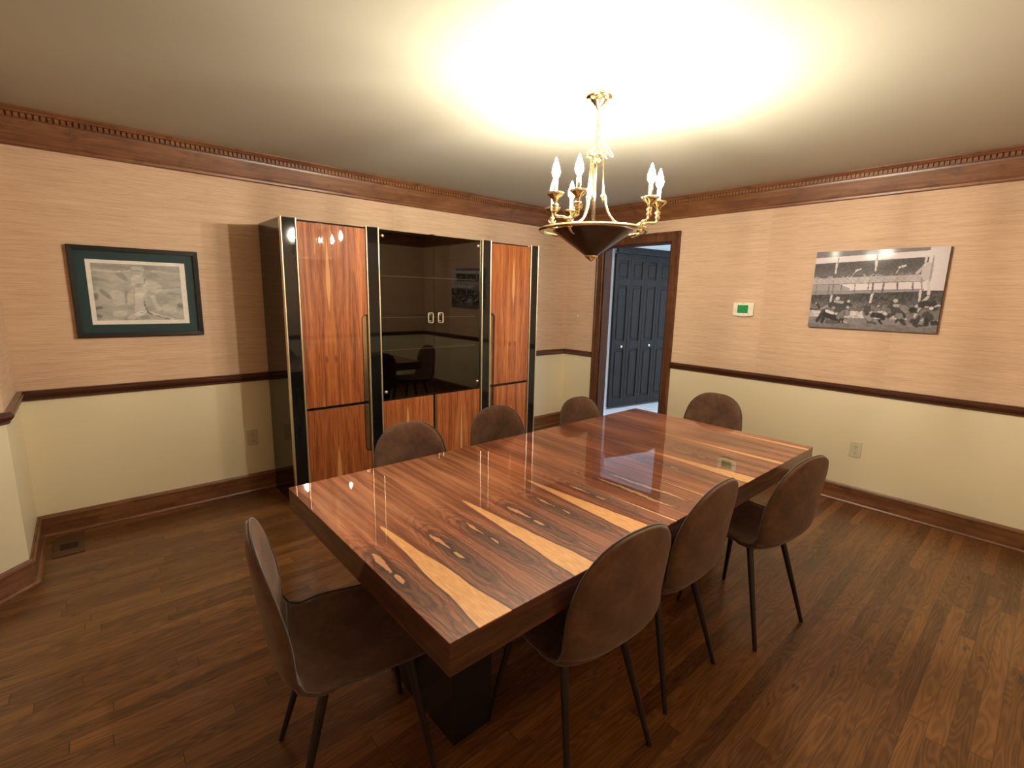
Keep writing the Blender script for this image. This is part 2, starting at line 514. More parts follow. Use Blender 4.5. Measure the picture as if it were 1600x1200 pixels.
def lathe(bm, prof, cx=0, cy=0, n=24, smooth=True):
    """prof : list of (r, z)"""
    rings = []
    for r, z in prof:
        if r < 1e-6: rings.append([bm.verts.new((cx, cy, z))])
        else: rings.append([bm.verts.new((cx + r*math.cos(2*PI*k/n), cy + r*math.sin(2*PI*k/n), z)) for k in range(n)])
    for A, B in zip(rings, rings[1:]):
        for k in range(n):
            a0, a1 = A[k % len(A)], A[(k+1) % len(A)]; b0, b1 = B[k % len(B)], B[(k+1) % len(B)]
            vs = []
            for v in (a0, a1, b1, b0):
                if v not in vs: vs.append(v)
            if len(vs) > 2:
                try: f = bm.faces.new(vs); f.smooth = smooth
                except ValueError: pass
def prism(bm, poly, axis, a0, a1):
    """extrude a 2D polygon along an axis; axis 'x': poly=(y,z), 'y': poly=(x,z), 'z': poly=(x,y)"""
    def P(p, a): return {'x': (a, p[0], p[1]), 'y': (p[0], a, p[1]), 'z': (p[0], p[1], a)}[axis]
    A = [bm.verts.new(P(p, a0)) for p in poly]; B = [bm.verts.new(P(p, a1)) for p in poly]
    bm.faces.new(A[::-1]); bm.faces.new(B); n = len(poly)
    for i in range(n): bm.faces.new((A[i], A[(i+1) % n], B[(i+1) % n], B[i]))
def spline(pts, n=8):
    """Catmull-Rom through pts"""
    P = [Vector(p) for p in pts]; P = [P[0]*2 - P[1]] + P + [P[-1]*2 - P[-2]]; out = []
    for i in range(1, len(P)-2):
        for k in range(n):
            t = k/n; a, b, c, d = P[i-1], P[i], P[i+1], P[i+2]
            out.append(.5*((2*b) + (-a + c)*t + (2*a - 5*b + 4*c - d)*t*t + (-a + 3*b - 3*c + d)*t**3))
    out.append(P[-2]); return out

# ------------------------------------------------------------------ room shell
XR, YL, YB, XB, CE = 4.288, 3.916, -0.28, -0.95, 2.44
ZR = 0.877
PTS = [(XB, YB), (XB, 2.69), (-0.337, 3.303), (-0.337, YL), (XR, YL), (XR, YB)]   # interior lies to the right of travel
NAMES = ['bay', 'angled', 'return', 'left', 'right', 'rear']
DY0, DY1, DZ = 2.588, 3.395, 2.058                          # door opening in the right wall
TH = 0.12
def inter(p, d, q, e):
    den = d[0]*e[1] - d[1]*e[0]
    t = ((q[0]-p[0])*e[1] - (q[1]-p[1])*e[0])/den
    return (p[0] + d[0]*t, p[1] + d[1]*t)
NP = len(PTS)
def dirn(i):
    a, b = PTS[i % NP], PTS[(i+1) % NP]; l = math.hypot(b[0]-a[0], b[1]-a[1]); return ((b[0]-a[0])/l, (b[1]-a[1])/l)
def off_pt(i, d):
    """corner i moved by d into the room (mitred)"""
    d0, d1 = dirn(i-1), dirn(i); p = PTS[i % NP]
    a = (p[0] + d0[1]*d, p[1] - d0[0]*d); b = (p[0] + d1[1]*d, p[1] - d1[0]*d)
    return inter(a, d0, b, d1)
def run(bm, seg, prof, start=None, end=None, mi=0):
    """extrude closed profile [(d,z)] along wall segment seg, mitred at corners or cut square at start/end points"""
    dd = dirn(seg); A = []; B = []
    for d, z in prof:
        a = (start[0] + dd[1]*d, start[1] - dd[0]*d) if start else off_pt(seg, d)
        b = (end[0] + dd[1]*d, end[1] - dd[0]*d) if end else off_pt(seg+1, d)
        A.append(bm.verts.new((a[0], a[1], z))); B.append(bm.verts.new((b[0], b[1], z)))
    n = len(prof)
    bm.faces.new(A[::-1]).material_index = mi; bm.faces.new(B).material_index = mi
    for i in range(n):
        f = bm.faces.new((A[i], A[(i+1) % n], B[(i+1) % n], B[i])); f.material_index = mi
for i, nm in enumerate(NAMES):
    bm = bmesh.new()
    if nm == 'right':
        for (a, b, z0, z1) in ((YL, DY1, 0, CE), (DY1, DY0, DZ, CE), (DY0, YB, 0, CE)):
            for (q0, q1, mi) in ((z0, min(z1, ZR), 0), (max(z0, ZR), z1, 1)):
                if q1 - q0 > .01:
                    st = None if a == YL else (XR, a); en = None if b == YB else (XR, b)
                    run(bm, i, [(0, q0), (0, q1), (-TH, q1), (-TH, q0)], st, en, mi)
    else:
        run(bm, i, [(0, 0), (0, ZR), (-TH, ZR), (-TH, 0)]); run(bm, i, [(0, ZR), (0, CE), (-TH, CE), (-TH, ZR)], mi=1)
    struct(link('wall_' + nm, bm, [m_cream(), m_grass()]))
struct(link('floor', box(XB-.2, XR+.06, YB-.2, YL+.15, -.1, 0), m_floor()))
struct(link('ceiling', box(XB-.2, XR+.12, YB-.2, YL+.15, CE, CE+.1), m_ceil()))

CROWN = [(0, 2.2541), (.012, 2.2541), (.020, 2.260), (.022, 2.272), (.028, 2.284), (.058, 2.372), (.060, 2.384), (.068, 2.386),
         (.068, 2.412), (.084, 2.414), (.092, 2.424), (.100, 2.430), (.100, CE), (0, CE)]
RAIL = [(0, .847), (.010, .847), (.016, .852), (.016, .862), (.022, .866), (.030, .876), (.034, .886), (.034, .893), (.026, .897), (.026, .902), (.020, .907), (0, .907)]
BASE = [(0, 0), (.016, 0), (.016, .110), (.020, .113), (.020, .120), (.012, .128), (.008, .136), (0, .136)]
SHOE = [(.016, 0), (.030, 0), (.030, .008), (.024, .017), (.016, .019)]
crown = bmesh.new()
for i in range(NP): run(crown, i, CROWN)
# dentil blocks, pattern of the crown
for i in range(NP):
    a, b = off_pt(i, .068), off_pt(i+1, .068); L = math.hypot(b[0]-a[0], b[1]-a[1]); d = dirn(i); n = int((L-.02)/.0265)
    for k in range(n):
        s0 = .015 + k*.0265; s1 = s0 + .0165
        q = []
        for s, e in ((s0, 0), (s1, 0), (s1, .011), (s0, .011)):
            q.append((a[0] + d[0]*s + d[1]*e, a[1] + d[1]*s - d[0]*e))
        prism(crown, q, 'z', 2.388, 2.412)
struct(link('trim_1', crown, m_trim()))
rail = bmesh.new()
for i, nm in enumerate(NAMES):
    if nm == 'right':
        run(rail, i, RAIL, None, (XR, 3.484)); run(rail, i, RAIL, (XR, 2.500), None)
    else: run(rail, i, RAIL)
struct(link('trim_2', rail, m_rail()))
for i, nm in enumerate(NAMES):
    bm = bmesh.new()
    for prof in (BASE, SHOE):
        if nm == 'right':
            run(bm, i, prof, None, (XR, 3.484)); run(bm, i, prof, (XR, 2.500), None)
        else: run(bm, i, prof)
    struct(link('baseboard_' + nm, bm, m_trim()))
# door casing and jamb
def casing_prof(y_in, y_out):
    s = 1 if y_out > y_in else -1
    return [(y_in, 0), (y_in, .012), (y_in + s*.006, .018), (y_in + s*.062, .022), (y_in + s*.070, .028), (y_out - s*.004, .028), (y_out, .022), (y_out, 0)]
bm = bmesh.new()
W = .088
for (yi, s) in ((DY0, -1), (DY1, 1)):
    A = []; B = []
    for (yy, d) in casing_prof(yi, yi + s*W):
        A.append(bm.verts.new((XR - d, yy, 0))); B.append(bm.verts.new((XR - d, yy, DZ + abs(yy - yi))))
    n = len(A); bm.faces.new(A); bm.faces.new(B[::-1])
    for k in range(n): bm.faces.new((A[k], A[(k+1) % n], B[(k+1) % n], B[k]))
A = []; B = []
for (e, d) in [(q[0], q[1]) for q in casing_prof(0, W)]:
    A.append(bm.verts.new((XR - d, DY0 - e, DZ + e))); B.append(bm.verts.new((XR - d, DY1 + e, DZ + e)))
n = len(A); bm.faces.new(A); bm.faces.new(B[::-1])
for k in range(n): bm.faces.new((A[k], A[(k+1) % n], B[(k+1) % n], B[k]))
struct(link('trim_3', bm, m_casing()))
bm = bmesh.new()
bx(bm, XR - .001, XR + TH + .001, DY0 - .0005, DY0 + .016, 0, DZ); bx(bm, XR - .001, XR + TH + .001, DY1 - .016, DY1 + .0005, 0, DZ)
bx(bm, XR - .001, XR + TH + .001, DY0, DY1, DZ - .016, DZ + .0005)
struct(link('trim_4', bm, m_jamb()))
# hall beyond the doorway
HX0 = XR + TH
struct(link('floor_hall', box(XR+.06, 7.2, -1.0, 5.6, -.1, -.002), m_tile()))
struct(link('ceiling_hall', box(HX0, 7.2, -1.0, 5.6, CE, CE+.1), m_hall()))
struct(link('wall_hall_far', box(7.08, 7.2, -1.0, 5.6, 0, CE), m_hall()))
struct(link('wall_hall_near', box(HX0, 7.2, -1.12, -1.0, 0, CE), m_hall()))
struct(link('wall_hall_end', box(HX0, 5.335, 5.48, 5.6, 0, CE), m_hall()))
ang = R(-9.1)
def hallloc(s, dy=0.0): return (5.300 + s*math.cos(ang) - dy*math.sin(ang), 4.000 + s*math.sin(ang) + dy*math.cos(ang), 0)
bm = bmesh.new(); bx(bm, -.01, 1.85, .035, .12, 0, 2.14); bx(bm, -.01, 1.85, -.012, .12, 2.14, CE); bx(bm, 1.15, 1.85, -.012, .035, 0, 2.14)
struct(link('wall_hall_closet', bm, m_hall(), None, (5.300, 4.000, 0), (0, 0, ang)))
struct(link('wall_hall_return', box(5.300, 5.40, 4.03, 5.48, 0, CE), m_hall()))
struct(link('baseboard_hall', box(5.284, 5.2995, 4.03, 5.48, 0, .11, .004), m_hall()))
bm = bmesh.new()
bx(bm, -.01, 1.16, -.05, -.0125, 2.095, 2.175, .006); bx(bm, -.005, 1.155, -.062, -.0125, 2.150, 2.178, .004)
struct(link('trim_5', bm, m_closet(), None, (5.300, 4.000, 0), (0, 0, ang)))
def closet_leaf():
    bm = bmesh.new(); L = .2715; H = 2.07
    bx(bm, 0, L, 0, .018, 0, H)
    st = .05
    for (x0, x1, z0, z1) in ((0, st, 0, H), (L-st, L, 0, H), (st, L-st, 0, .12), (st, L-st, .81, .92), (st, L-st, 1.66, 1.75), (st, L-st, 1.98, H)):
        bx(bm, x0, x1, -.014, .0, z0, z1, .003)
    for (z0, z1) in ((.15, .78), (.95, 1.63), (1.78, 1.95)):
        bx(bm, st+.022, L-st-.022, -.009, .0, z0, z1, .006)
    return bm
for k in range(4):
    nm = 'door_%d' % (k//2 + 1)
    if k % 2 == 0:
        dr = bpy.data.objects.new(nm, None); COL.objects.link(dr); struct(dr)
        p = hallloc(.001 + k*.2755); dr.location = (p[0], p[1], .02); dr.rotation_euler = (0, 0, ang)
    link('door_leaf', closet_leaf(), m_closet(), dr, (.2755*(k % 2), 0, 0))
    if k in (1, 2):
        bm = bmesh.new(); lathe(bm, [(0, 0), (.007, 0), (.007, .014), (.014, .019), (.018, .027), (.015, .035), (0, .038)], n=16)
        link('knob', bm, m_plain(.75, .72, .66, .25, .6), dr, (.2755 + (-.125 if k == 1 else 0) + (.0 if k == 1 else -.135), -.014, .855 - .01), (R(90), 0, 0), smooth=True)

# ------------------------------------------------------------------ dining table
TX0, TX1, TY0, TY1, TZ = 0.541, 2.900, 0.805, 1.942, 0.740
TC = (1.7205, 1.372, 0)
tb = thing('dining_table', 'long rosewood dining table with glossy book-matched top and black pedestals', 'table', TC)
hx, hy = (TX1-TX0)/2, (TY1-TY0)/2
link('table_top', box(-hx, hx, -hy, hy, TZ-.004, TZ, .0012, 2), m_top(), tb)
link('apron', box(-hx+.0006, hx-.0006, -hy+.0006, hy-.0006, TZ-.0885, TZ-.0041), m_edge(), tb)
for sx in (-1, 1):
    bm = bmesh.new()
    prism(bm, [(sx*.765, 0), (sx*.925, 0), (sx*.945, TZ-.089), (sx*.765, TZ-.089)], 'y', -.215, .235)
    link('pedestal', bm, m_ped(), tb)

# ------------------------------------------------------------------ dining chairs
def chair_curve(v):
    """centre line of the shell, v 0 (front edge) .. 1 (top of back)"""
    P = [(.245, .452), (.215, .464), (.12, .462), (0.0, .448), (-.10, .440), (-.165, .452), (-.203, .492), (-.224, .56), (-.238, .66), (-.250, .77), (-.260, .872)]
    Q = chair_curve.c
    if Q is None:
        Q = chair_curve.c = spline([(0, a, b) for a, b in P], 10)
        L = [0]
        for a, b in zip(Q, Q[1:]): L.append(L[-1] + (b-a).length)
        chair_curve.L = [l/L[-1] for l in L]
    L = chair_curve.L
    for i in range(len(L)-1):
        if v <= L[i+1] + 1e-9:
            t = (v-L[i])/(L[i+1]-L[i]); return Q[i].lerp(Q[i+1], t)
    return Q[-1]
chair_curve.c = None
VS = .525                                                  # where seat turns into backrest
def half_w(v):
    K = [(0, .205), (.15, .215), (.35, .222), (.50, .214), (.60, .212), (.72, .209), (.85, .200), (1.0, .190)]
    for (a, wa), (b, wb) in zip(K, K[1:]):
        if v <= b:
            t = (v-a)/(b-a); t = t*t*(3-2*t); w = wa + (wb-wa)*t; break
    f = 1.0
    if v < .14: q = 1 - v/.14; f = (1 - q**2.6)**(1/2.6)
    if v > .74: q = (v-.74)/.26; f = (max(0, 1 - q**3.0))**(1/2.6)
    return w*f, f
def shell_pt(u, v):
    p = chair_curve(v); w, wf = half_w(v)
    cup = (abs(u)*wf)**2.4
    lift = .030*cup*math.exp(-((v-.45)/.22)**2)            # seat sides rise around the bend
    fwd = .040*cup*max(0, min(1, (v-.45)/.2))*(1-.55*max(0, (v-.75)/.25))
    return Vector((u*w, p.y + fwd, p.z + lift + (.012*cup if v < .4 else 0)))
def shell_nrm(u, v):
    e = .01; v = min(max(v, .06), .90); u = max(-.93, min(.93, u))
    a = shell_pt(min(1, u+e), v) - shell_pt(max(-1, u-e), v); b = shell_pt(u*.9, v+e) - shell_pt(u*.9, v-e)
    n = a.cross(b)
    return n.normalized() if n.length > 1e-9 else Vector((0, 0, 1))
def shell_part(v0, v1, lo_open, hi_open):
    NU, NV = 20, 26; bm = bmesh.new(); F = []; Bk = []
    vs = []
    for j in range(NV+1):
        t = j/NV
        if not lo_open and hi_open: t = 1 - (1-t)**1.0
        vs.append(v0 + (v1-v0)*t)
    # finer rows at rounded ends
    if v0 == 0: vs = sorted(set(vs + [.002, .006, .012, .02, .03, .045]))
    if v1 == 1: vs = sorted(set(vs + [.998, .994, .988, .98, .97, .955]))
    lim = .0006
    for v in vs:
        vv = min(max(v, lim), 1-lim); rf = []; rb = []
        for i in range(NU+1):
            u = -1 + 2*i/NU; u = math.copysign(abs(u)**.8, u)
            p = shell_pt(u, vv); n = shell_nrm(u, vv)
            edge = (1 - abs(u)**6)
            ev = 1.0
            if vv < .05: ev = min(ev, (vv/.05)**.5)
            if vv > .96: ev = min(ev, ((1-vv)/.04)**.5)
            tk = .016*(edge*ev)**.5 + .002
            sd = 1.0
            gap = min(abs(v - VS)/.014, 1)**.5
            rf.append(bm.verts.new(p + n*tk*(.35 + .65*gap)))
            rb.append(bm.verts.new(p - n*tk*.85))
        F.append(rf); Bk.append(rb)
    for G, flip in ((F, 0), (Bk, 1)):
        for a, b in zip(G, G[1:]):
            for i in range(NU):
                q = (a[i], a[i+1], b[i+1], b[i]); f = bm.faces.new(q if not flip else q[::-1]); f.smooth = True
    for a, b, c, d in ((F[0], Bk[0], 0, 0), (F[-1], Bk[-1], 0, 0)):
        for i in range(NU): bm.faces.new((a[i], a[i+1], b[i+1], b[i])).smooth = True
    for s in (0, NU):
        for j in range(len(F)-1): bm.faces.new((F[j][s], F[j+1][s], Bk[j+1][s], Bk[j][s])).smooth = True
    return bm
def rim_points():
    vs = [0.0006, .004, .012, .025, .045, .07, .10, .14] + [.14 + .06*k for k in range(1, 11)] + [.78, .82, .86, .90, .93, .955, .975, .988, .996, .9994]
    right = [shell_pt(1, v) - shell_nrm(1, v)*.002 for v in vs]
    left = [Vector((-p.x, p.y, p.z)) for p in right][::-1]
    return right + left
def make_chair(label):
    t = thing('dining_chair', label, 'chair', (0, 0, 0), 0, 'suede dining chairs around the table')
    link('seat', shell_part(0, VS, 0, 1), m_suede(), t)
    link('backrest', shell_part(VS, 1, 1, 0), m_suede(), t)
    bm = bmesh.new(); tube(bm, rim_points(), .0038, 8, closed=True); link('piping', bm, m_pipe(), t)
    for sx in (-1, 1):
        for sy, y0, y1 in ((1, .135, .200), (-1, -.101, -.216)):
            bm = bmesh.new(); tube(bm, [(sx*.125, y0, .428), (sx*.191, y1, 0.0)], [.0145, .0085], 14)
            link('leg', bm, m_bmetal(), t)
    bm = bmesh.new()
    bx(bm, -.135, .135, .118, .150, .418, .432, .002); bx(bm, -.135, .135, -.120, -.088, .412, .426, .002)
    bx(bm, -.018, .018, -.10, .13, .420, .430, .002)
    link('mounting_frame', bm, m_bmetal(), t)
    return t
SP = [
    (0.533, 1.328, -101.5, 'brown suede dining chair at the near left end of the table, closest to us'),
    (1.138, 0.958, -4.6, 'brown suede chair seen from behind, nearest of the three on the near long side'),
    (1.657, 0.982, 0.9, 'brown suede chair seen from behind, middle one of the three on the near long side'),
    (2.288, 0.869, -9.2, 'brown suede chair seen from behind, farthest of the three on the near long side'),
    (1.160, 1.850, 180, 'brown suede chair facing us, leftmost of the three on the far long side'),
    (1.748, 1.877, 180, 'brown suede chair facing us, middle of the three on the far long side'),
    (2.352, 1.765, 180, 'brown suede chair facing us on the far long side, nearest the doorway'),
    (3.003, 1.521, 90, 'brown suede chair at the far end of the table, in front of the right wall'),
]
proto = make_chair(SP[0][3])
for i, (x, y, a, lab) in enumerate(SP):
    o = proto if i == 0 else copy_tree(proto)
    o.location = (x, y, 0); o.rotation_euler = (0, 0, R(a)); o['label'] = lab

# ------------------------------------------------------------------ wall unit of three cabinets
CY0, CY1, CZ = 3.406, 3.885, 1.979                          # front plane, back plane, height
def arc(cx, cz, r, a0, a1, n=8): return [(cx + r*math.cos(R(a0 + (a1-a0)*k/n)), cz + r*math.sin(R(a0 + (a1-a0)*k/n))) for k in range(n+1)]
def door_poly(x0, x1, z0, z1, side=None, g0=0, g1=0, gw=.042, round_top=False, round_bot=False):
    """door outline with a finger cut-out on one edge between heights g0 and g1"""
    if side is None: return [(x0, z0), (x1, z0), (x1, z1), (x0, z1)]
    s = 1 if side == 'R' else -1
    xe = x1 if side == 'R' else x0; xi = xe - s*gw; rr = gw*.72
    pts = []
    if g0 > z0: pts += [(xe, z0), (xe, g0)]
    if round_bot:
        pts += [(xi + s*rr - s*rr*math.sin(R(90*k/6)), g0 + rr - rr*math.cos(R(90*k/6))) for k in range(7)]
    else: pts += [(xi, g0)]
    if round_top:
        pts += [(xi + s*rr - s*rr*math.cos(R(90*k/6)), g1 - rr + rr*math.sin(R(90*k/6))) for k in range(7)]
    else: pts += [(xi, g1)]
    if g1 < z1: pts += [(xe, g1), (xe, z1)]
    other = x0 if side == 'R' else x1
    return [(other, z0)] + pts + [(other, z1)] if True else pts
def cab_door(parent, cx, x0, x1, z0, z1, m, name='door', **kw):
    bm = bmesh.new()
    prism(bm, [(a-cx, b) for a, b in door_poly(x0, x1, z0, z1, **kw)], 'y', -.010, .010)
    bmesh.ops.bevel(bm, geom=[e for e in bm.edges if abs(e.verts[0].co.y + .010) < 1e-5 and abs(e.verts[1].co.y + .010) < 1e-5], offset=.002, segments=1, affect='EDGES')
    o = link(name, bm, m, parent, (cx - parent.location.x, CY0 + .002 - parent.location.y, 0))
    return o
def half_round(bm, cx, r, y0, y1, h, n=10):
    P = [(cx + r, y1)] + [(cx + r*math.cos(PI*k/n), y0 - r*math.sin(PI*k/n)) for k in range(n+1)] + [(cx - r, y1)]
    A = [bm.verts.new((a, b, 0)) for a, b in P]; B = [bm.verts.new((a, b, h)) for a, b in P]
    for Q, zc in ((A, 0), (B, h)): bm.faces.new([bm.verts.new(v.co) for v in Q])      # caps keep their own corners
    for i in range(1, n+1):
        f = bm.faces.new((A[i], A[i+1], B[i+1], B[i])); f.smooth = True
    for i in (0, n+1, n+2):
        q = [bm.verts.new(v.co) for v in (A[i % len(P)], A[(i+1) % len(P)], B[(i+1) % len(P)], B[i % len(P)])]; bm.faces.new(q)
def tower(x0, x1, label, mirror_side, mats):
    t = thing('tall_cabinet', label, 'cabinet', ((x0+x1)/2, CY0, 0), 0, None)
    c = (x0+x1)/2; PW = .104; a, b = x0 - c, x1 - c; D = CY1 - CY0
    bm = bmesh.new()
    bx(bm, a+.001, a+.019, .012, D, 0, CZ-.004); bx(bm, b-.019, b-.001, .012, D, 0, CZ-.004)
    bx(bm, a+.019, b-.019, D-.010, D, 0, CZ-.006); bx(bm, a+.019, b-.019, .030, D-.01, CZ-.024, CZ-.006); bx(bm, a+.019, b-.019, .030, D-.01, .06, .08)
    bx(bm, a+PW, b-PW, .012, .030, CZ-.016, CZ-.0062); bx(bm, a+PW, b-PW, .020, .034, 0, .075)
    bx(bm, a+PW, b-PW, .0125, .030, .679, .702)
    bx(bm, a+PW, b-PW, .0135, .028, .075, CZ-.02)
    link('carcass', bm, m_black(), t)
    for s0 in (a, b-PW):
        bm = bmesh.new(); bx(bm, s0+.012, s0+PW-.012, -.010, .012, 0, CZ-.002, .002); link('post', bm, m_black(), t)
        for e0 in (s0, s0+PW-.0118):
            bm = bmesh.new(); half_round(bm, e0+.006, .0057, -.011, .0118, CZ); link('brass_strip', bm, m_strip(), t)
    dx0, dx1 = a+PW+.002, b-PW-.002
    gs = mirror_side; s = 1 if gs == 'R' else -1
    xe = dx1 if gs == 'R' else dx0
    # doors stop short on the grip side where a black stile with the finger slot sits
    for (z0, z1, g0, g1, rt, rb, mm) in ((.702, 1.960, .702, 1.350, True, False, mats[0]), (.078, .679, .314, .679, False, True, mats[1])):
        d = bmesh.new()
        prism(d, door_poly(dx0, dx1, z0, z1, side=gs, g0=g0, g1=g1, gw=.044, round_top=rt, round_bot=rb), 'y', -.008, .0115)
        bmesh.ops.recalc_face_normals(d, faces=d.faces[:])
        bmesh.ops.bevel(d, geom=[e for e in d.edges if e.verts[0].co.y < -.0079 and e.verts[1].co.y < -.0079], offset=.0018, segments=1, affect='EDGES')
        dd = link('door', d, mm, t)
        g = bmesh.new(); xi = xe - s*.044
        lo, hi = min(xe - s*.003, xi + s*.006), max(xe - s*.003, xi + s*.006)
        bx(g, lo, hi, .004, .0122, g0 + (.006 if rb else 0), g1 - (.006 if rt else 0), .001)
        link('finger_grip', g, m_grip(), dd)
        g = bmesh.new(); path = [(q[0], -.0085, q[1]) for q in door_poly(dx0, dx1, z0, z1, side=gs, g0=g0, g1=g1, gw=.044, round_top=rt, round_bot=rb) if abs(q[0]-(dx0 if gs == 'R' else dx1)) > 1e-6 and g0 - 1e-6 <= q[1] <= g1 + 1e-6]
        tube(g, path, .0028, 6); link('grip_edging', g, m_ped(), dd)
    return t
tower(0.994, 1.674, 'tall rosewood cabinet with black posts, left tower of the unit nearest the framed print', 'R',
      (m_door(-.045, 1.93, 1.32, .016, 1.0), m_door(-.02, .47, -.1, .018, 4.0)))
tower(2.625, 3.305, 'tall rosewood cabinet with black posts, narrow-looking right tower nearest the doorway', 'L',
      (m_door(.03, 1.93, 1.35, .016, 7.0), m_door(.03, .6, -.1, .016, 9.0)))
GX0, GX1 = 1.6755, 2.6235
md = thing('display_cabinet', 'middle display cabinet with dark smoked glass doors above two rosewood doors', 'cabinet', ((GX0+GX1)/2, CY0, 0))
c = (GX0+GX1)/2; a, b = GX0-c, GX1-c; D = CY1-CY0
bm = bmesh.new()
bx(bm, a, a+.016, .02, D, 0, CZ-.004); bx(bm, b-.016, b, .02, D, 0, CZ-.004)
bx(bm, a+.016, b-.016, D-.010, D, 0, CZ-.006); bx(bm, a+.016, b-.016, .02, D-.01, CZ-.026, CZ-.006); bx(bm, a+.016, b-.016, .020, .034, 0, .075)
link('carcass', bm, m_inner(), md)
link('cabinet_floor', box(a+.016, b-.016, .012, D-.01, .683, .700, .001), m_black(), md)
for sx in (-1, 1):
    x0, x1 = (a+.001, -.0015) if sx < 0 else (.0015, b-.001)
    g = link('glass_door', box(x0, x1, .004, .0095, .700, CZ-.008, .0008), m_glass(), md)
    hxx = sx*.047
    bm = bmesh.new()
    loop = []
    for (cx_, cz_, a0) in ((.013, .030, 0), (-.013, .030, 90), (-.013, -.030, 180), (.013, -.030, 270)):
        for k in range(5):
            an = R(a0 + 90*k/4); q = .009
            loop.append((hxx + cx_ + q*math.cos(an) - (0), -.020, 1.322 + cz_ + q*math.sin(an)))
    tube(bm, loop, .0042, 8, closed=True)
    for z in (1.353, 1.291): tube(bm, [(hxx, -.018, z+.006*(1 if z < 1.3 else -1)), (hxx, .0035, z+.006*(1 if z < 1.3 else -1))], .004, 8)
    link('handle', bm, m_strip(), g)
    for z in (.752, 1.925):
        bm = bmesh.new(); lathe(bm, [(0, .012), (.009, .011), (.012, .006), (.012, 0), (0, 0)], n=14)
        o = link('hinge_cap', bm, m_strip(), g, ((x0+.030 if sx < 0 else x1-.030), .0038, z), (R(90), 0, 0), smooth=True)
    sd = bmesh.new()
    xx0, xx1 = (a+.004, -.018) if sx < 0 else (.018, b-.004)
    gs = 'R' if sx < 0 else 'L'
    prism(sd, door_poly(xx0, xx1, .078, .679, side=None), 'y', -.004, .014)
    bmesh.ops.bevel(sd, geom=[e for e in sd.edges if e.verts[0].co.y < -.0039 and e.verts[1].co.y < -.0039], offset=.0015, segments=1, affect='EDGES')
    mdoor = m_door(-.26 if sx < 0 else .27, .66 if sx < 0 else .64, .36 if sx < 0 else -.05, .013, 12.0 + sx)
    link('lower_door', sd, mdoor, md)
    g = bmesh.new(); xa, xb = (-.0178, -.002) if sx < 0 else (.002, .0178)
    bx(g, xa, xb, -.001, .0115, .078, .679, .001); link('slot_liner', g, m_grip() if sx > 0 else m_ped(), md)
link('slot_bottom', box(-.0178, .0178, -.0038, -.0012, .078, .314, .001), m_door(.2, .9, .8, .001, 3.0), md)
for z in (1.07, 1.325, 1.64):
    s = link('glass_shelf', box(a+.018, b-.018, .060, D-.014, z-.004, z+.004), m_clear(.86), md)
    link('shelf_edge', box(a+.018, b-.018, .0575, .0598, z-.0035, z+.0035), m_gedge(), s)
bm = bmesh.new()
tube(bm, spline([(2.30, 3.80, 1.975), (2.325, 3.78, 2.015), (2.375, 3.765, 2.022), (2.41, 3.78, 1.998), (2.40, 3.80, 1.975)], 8), .003, 6)
tag(link('cable', bm, m_plain(.01, .01, .01, .4), smooth=False), 'thin black cable looping up on top of the glass cabinet', 'cable')

# ------------------------------------------------------------------ chandelier
CX, CYC = 1.916, 1.597
ch = thing('chandelier', 'brass chandelier with candle lights above a dark inverted cone hanging over the table', 'chandelier', (CX, CYC, 1.686))
Z0 = 1.686
def cl_(bm, name, m, parent=ch, smooth=False): return link(name, bm, m, parent, (0, 0, -Z0 if parent is ch else 0), smooth=smooth)
bm = bmesh.new()
lathe(bm, [(0, 2.4385), (.062, 2.4385), (.064, 2.434), (.058, 2.427), (.044, 2.422), (.030, 2.412), (.022, 2.400), (.012, 2.392), (.010, 2.382), (0, 2.380)], n=32)
for k in range(8):
    an = 2*PI*k/8
    lathe(bm, [(0, 2.414), (.010, 2.418), (.011, 2.426), (0, 2.43)], .045*math.cos(an), .045*math.sin(an), 8)
cl_(bm, 'ceiling_canopy', m_brass())
bm = bmesh.new(); z = 2.380; k = 0  # chain links
while z > 2.225:
    rz = (k % 2)*PI/2; h = .017
    pts = [(.0075*math.cos(q)*math.cos(rz), .0075*math.cos(q)*math.sin(rz), z - .013 + h*math.sin(q)) for q in [2*PI*j/14 for j in range(14)]]
    tube(bm, pts, .0019, 6, closed=True); z -= .0235; k += 1
cl_(bm, 'chain', m_plain(.34, .27, .13, .3, 1.0))
bm = bmesh.new()
# loose supply cord threaded through the chain, with its spare length looping to the side
rt = Vector((math.cos(CAM_YAW), -math.sin(CAM_YAW), 0))
cord = [Vector((0, 0, 2.385)), rt*.012 + Vector((0, 0, 2.345)), rt*.004 + Vector((0, 0, 2.29)), rt*.012 + Vector((0, 0, 2.255)), rt*.055 + Vector((0, 0, 2.215)), rt*.080 + Vector((0, 0, 2.178)), rt*.066 + Vector((0, 0, 2.180)), rt*.030 + Vector((0, 0, 2.225)), rt*.010 + Vector((0, 0, 2.235)), rt*.010 + Vector((0, 0, 2.20))]
tube(bm, spline(cord, 6), .0024, 6); cl_(bm, 'cord', m_plain(.42, .33, .17, .4))
bm = bmesh.new()
tube(bm, [(.010*math.cos(q), 0, 2.218 + .012*math.sin(q)) for q in [2*PI*j/14 for j in range(14)]], .0022, 6, closed=True)
lathe(bm, [(0, 2.210), (.008, 2.206), (.013, 2.199), (.020, 2.194), (.024, 2.186), (.034, 2.182), (.040, 2.176), (.036, 2.170), (.022, 2.166), (.018, 2.158), (.024, 2.150), (.020, 2.142), (.010, 2.136), (0, 2.134)], n=24)
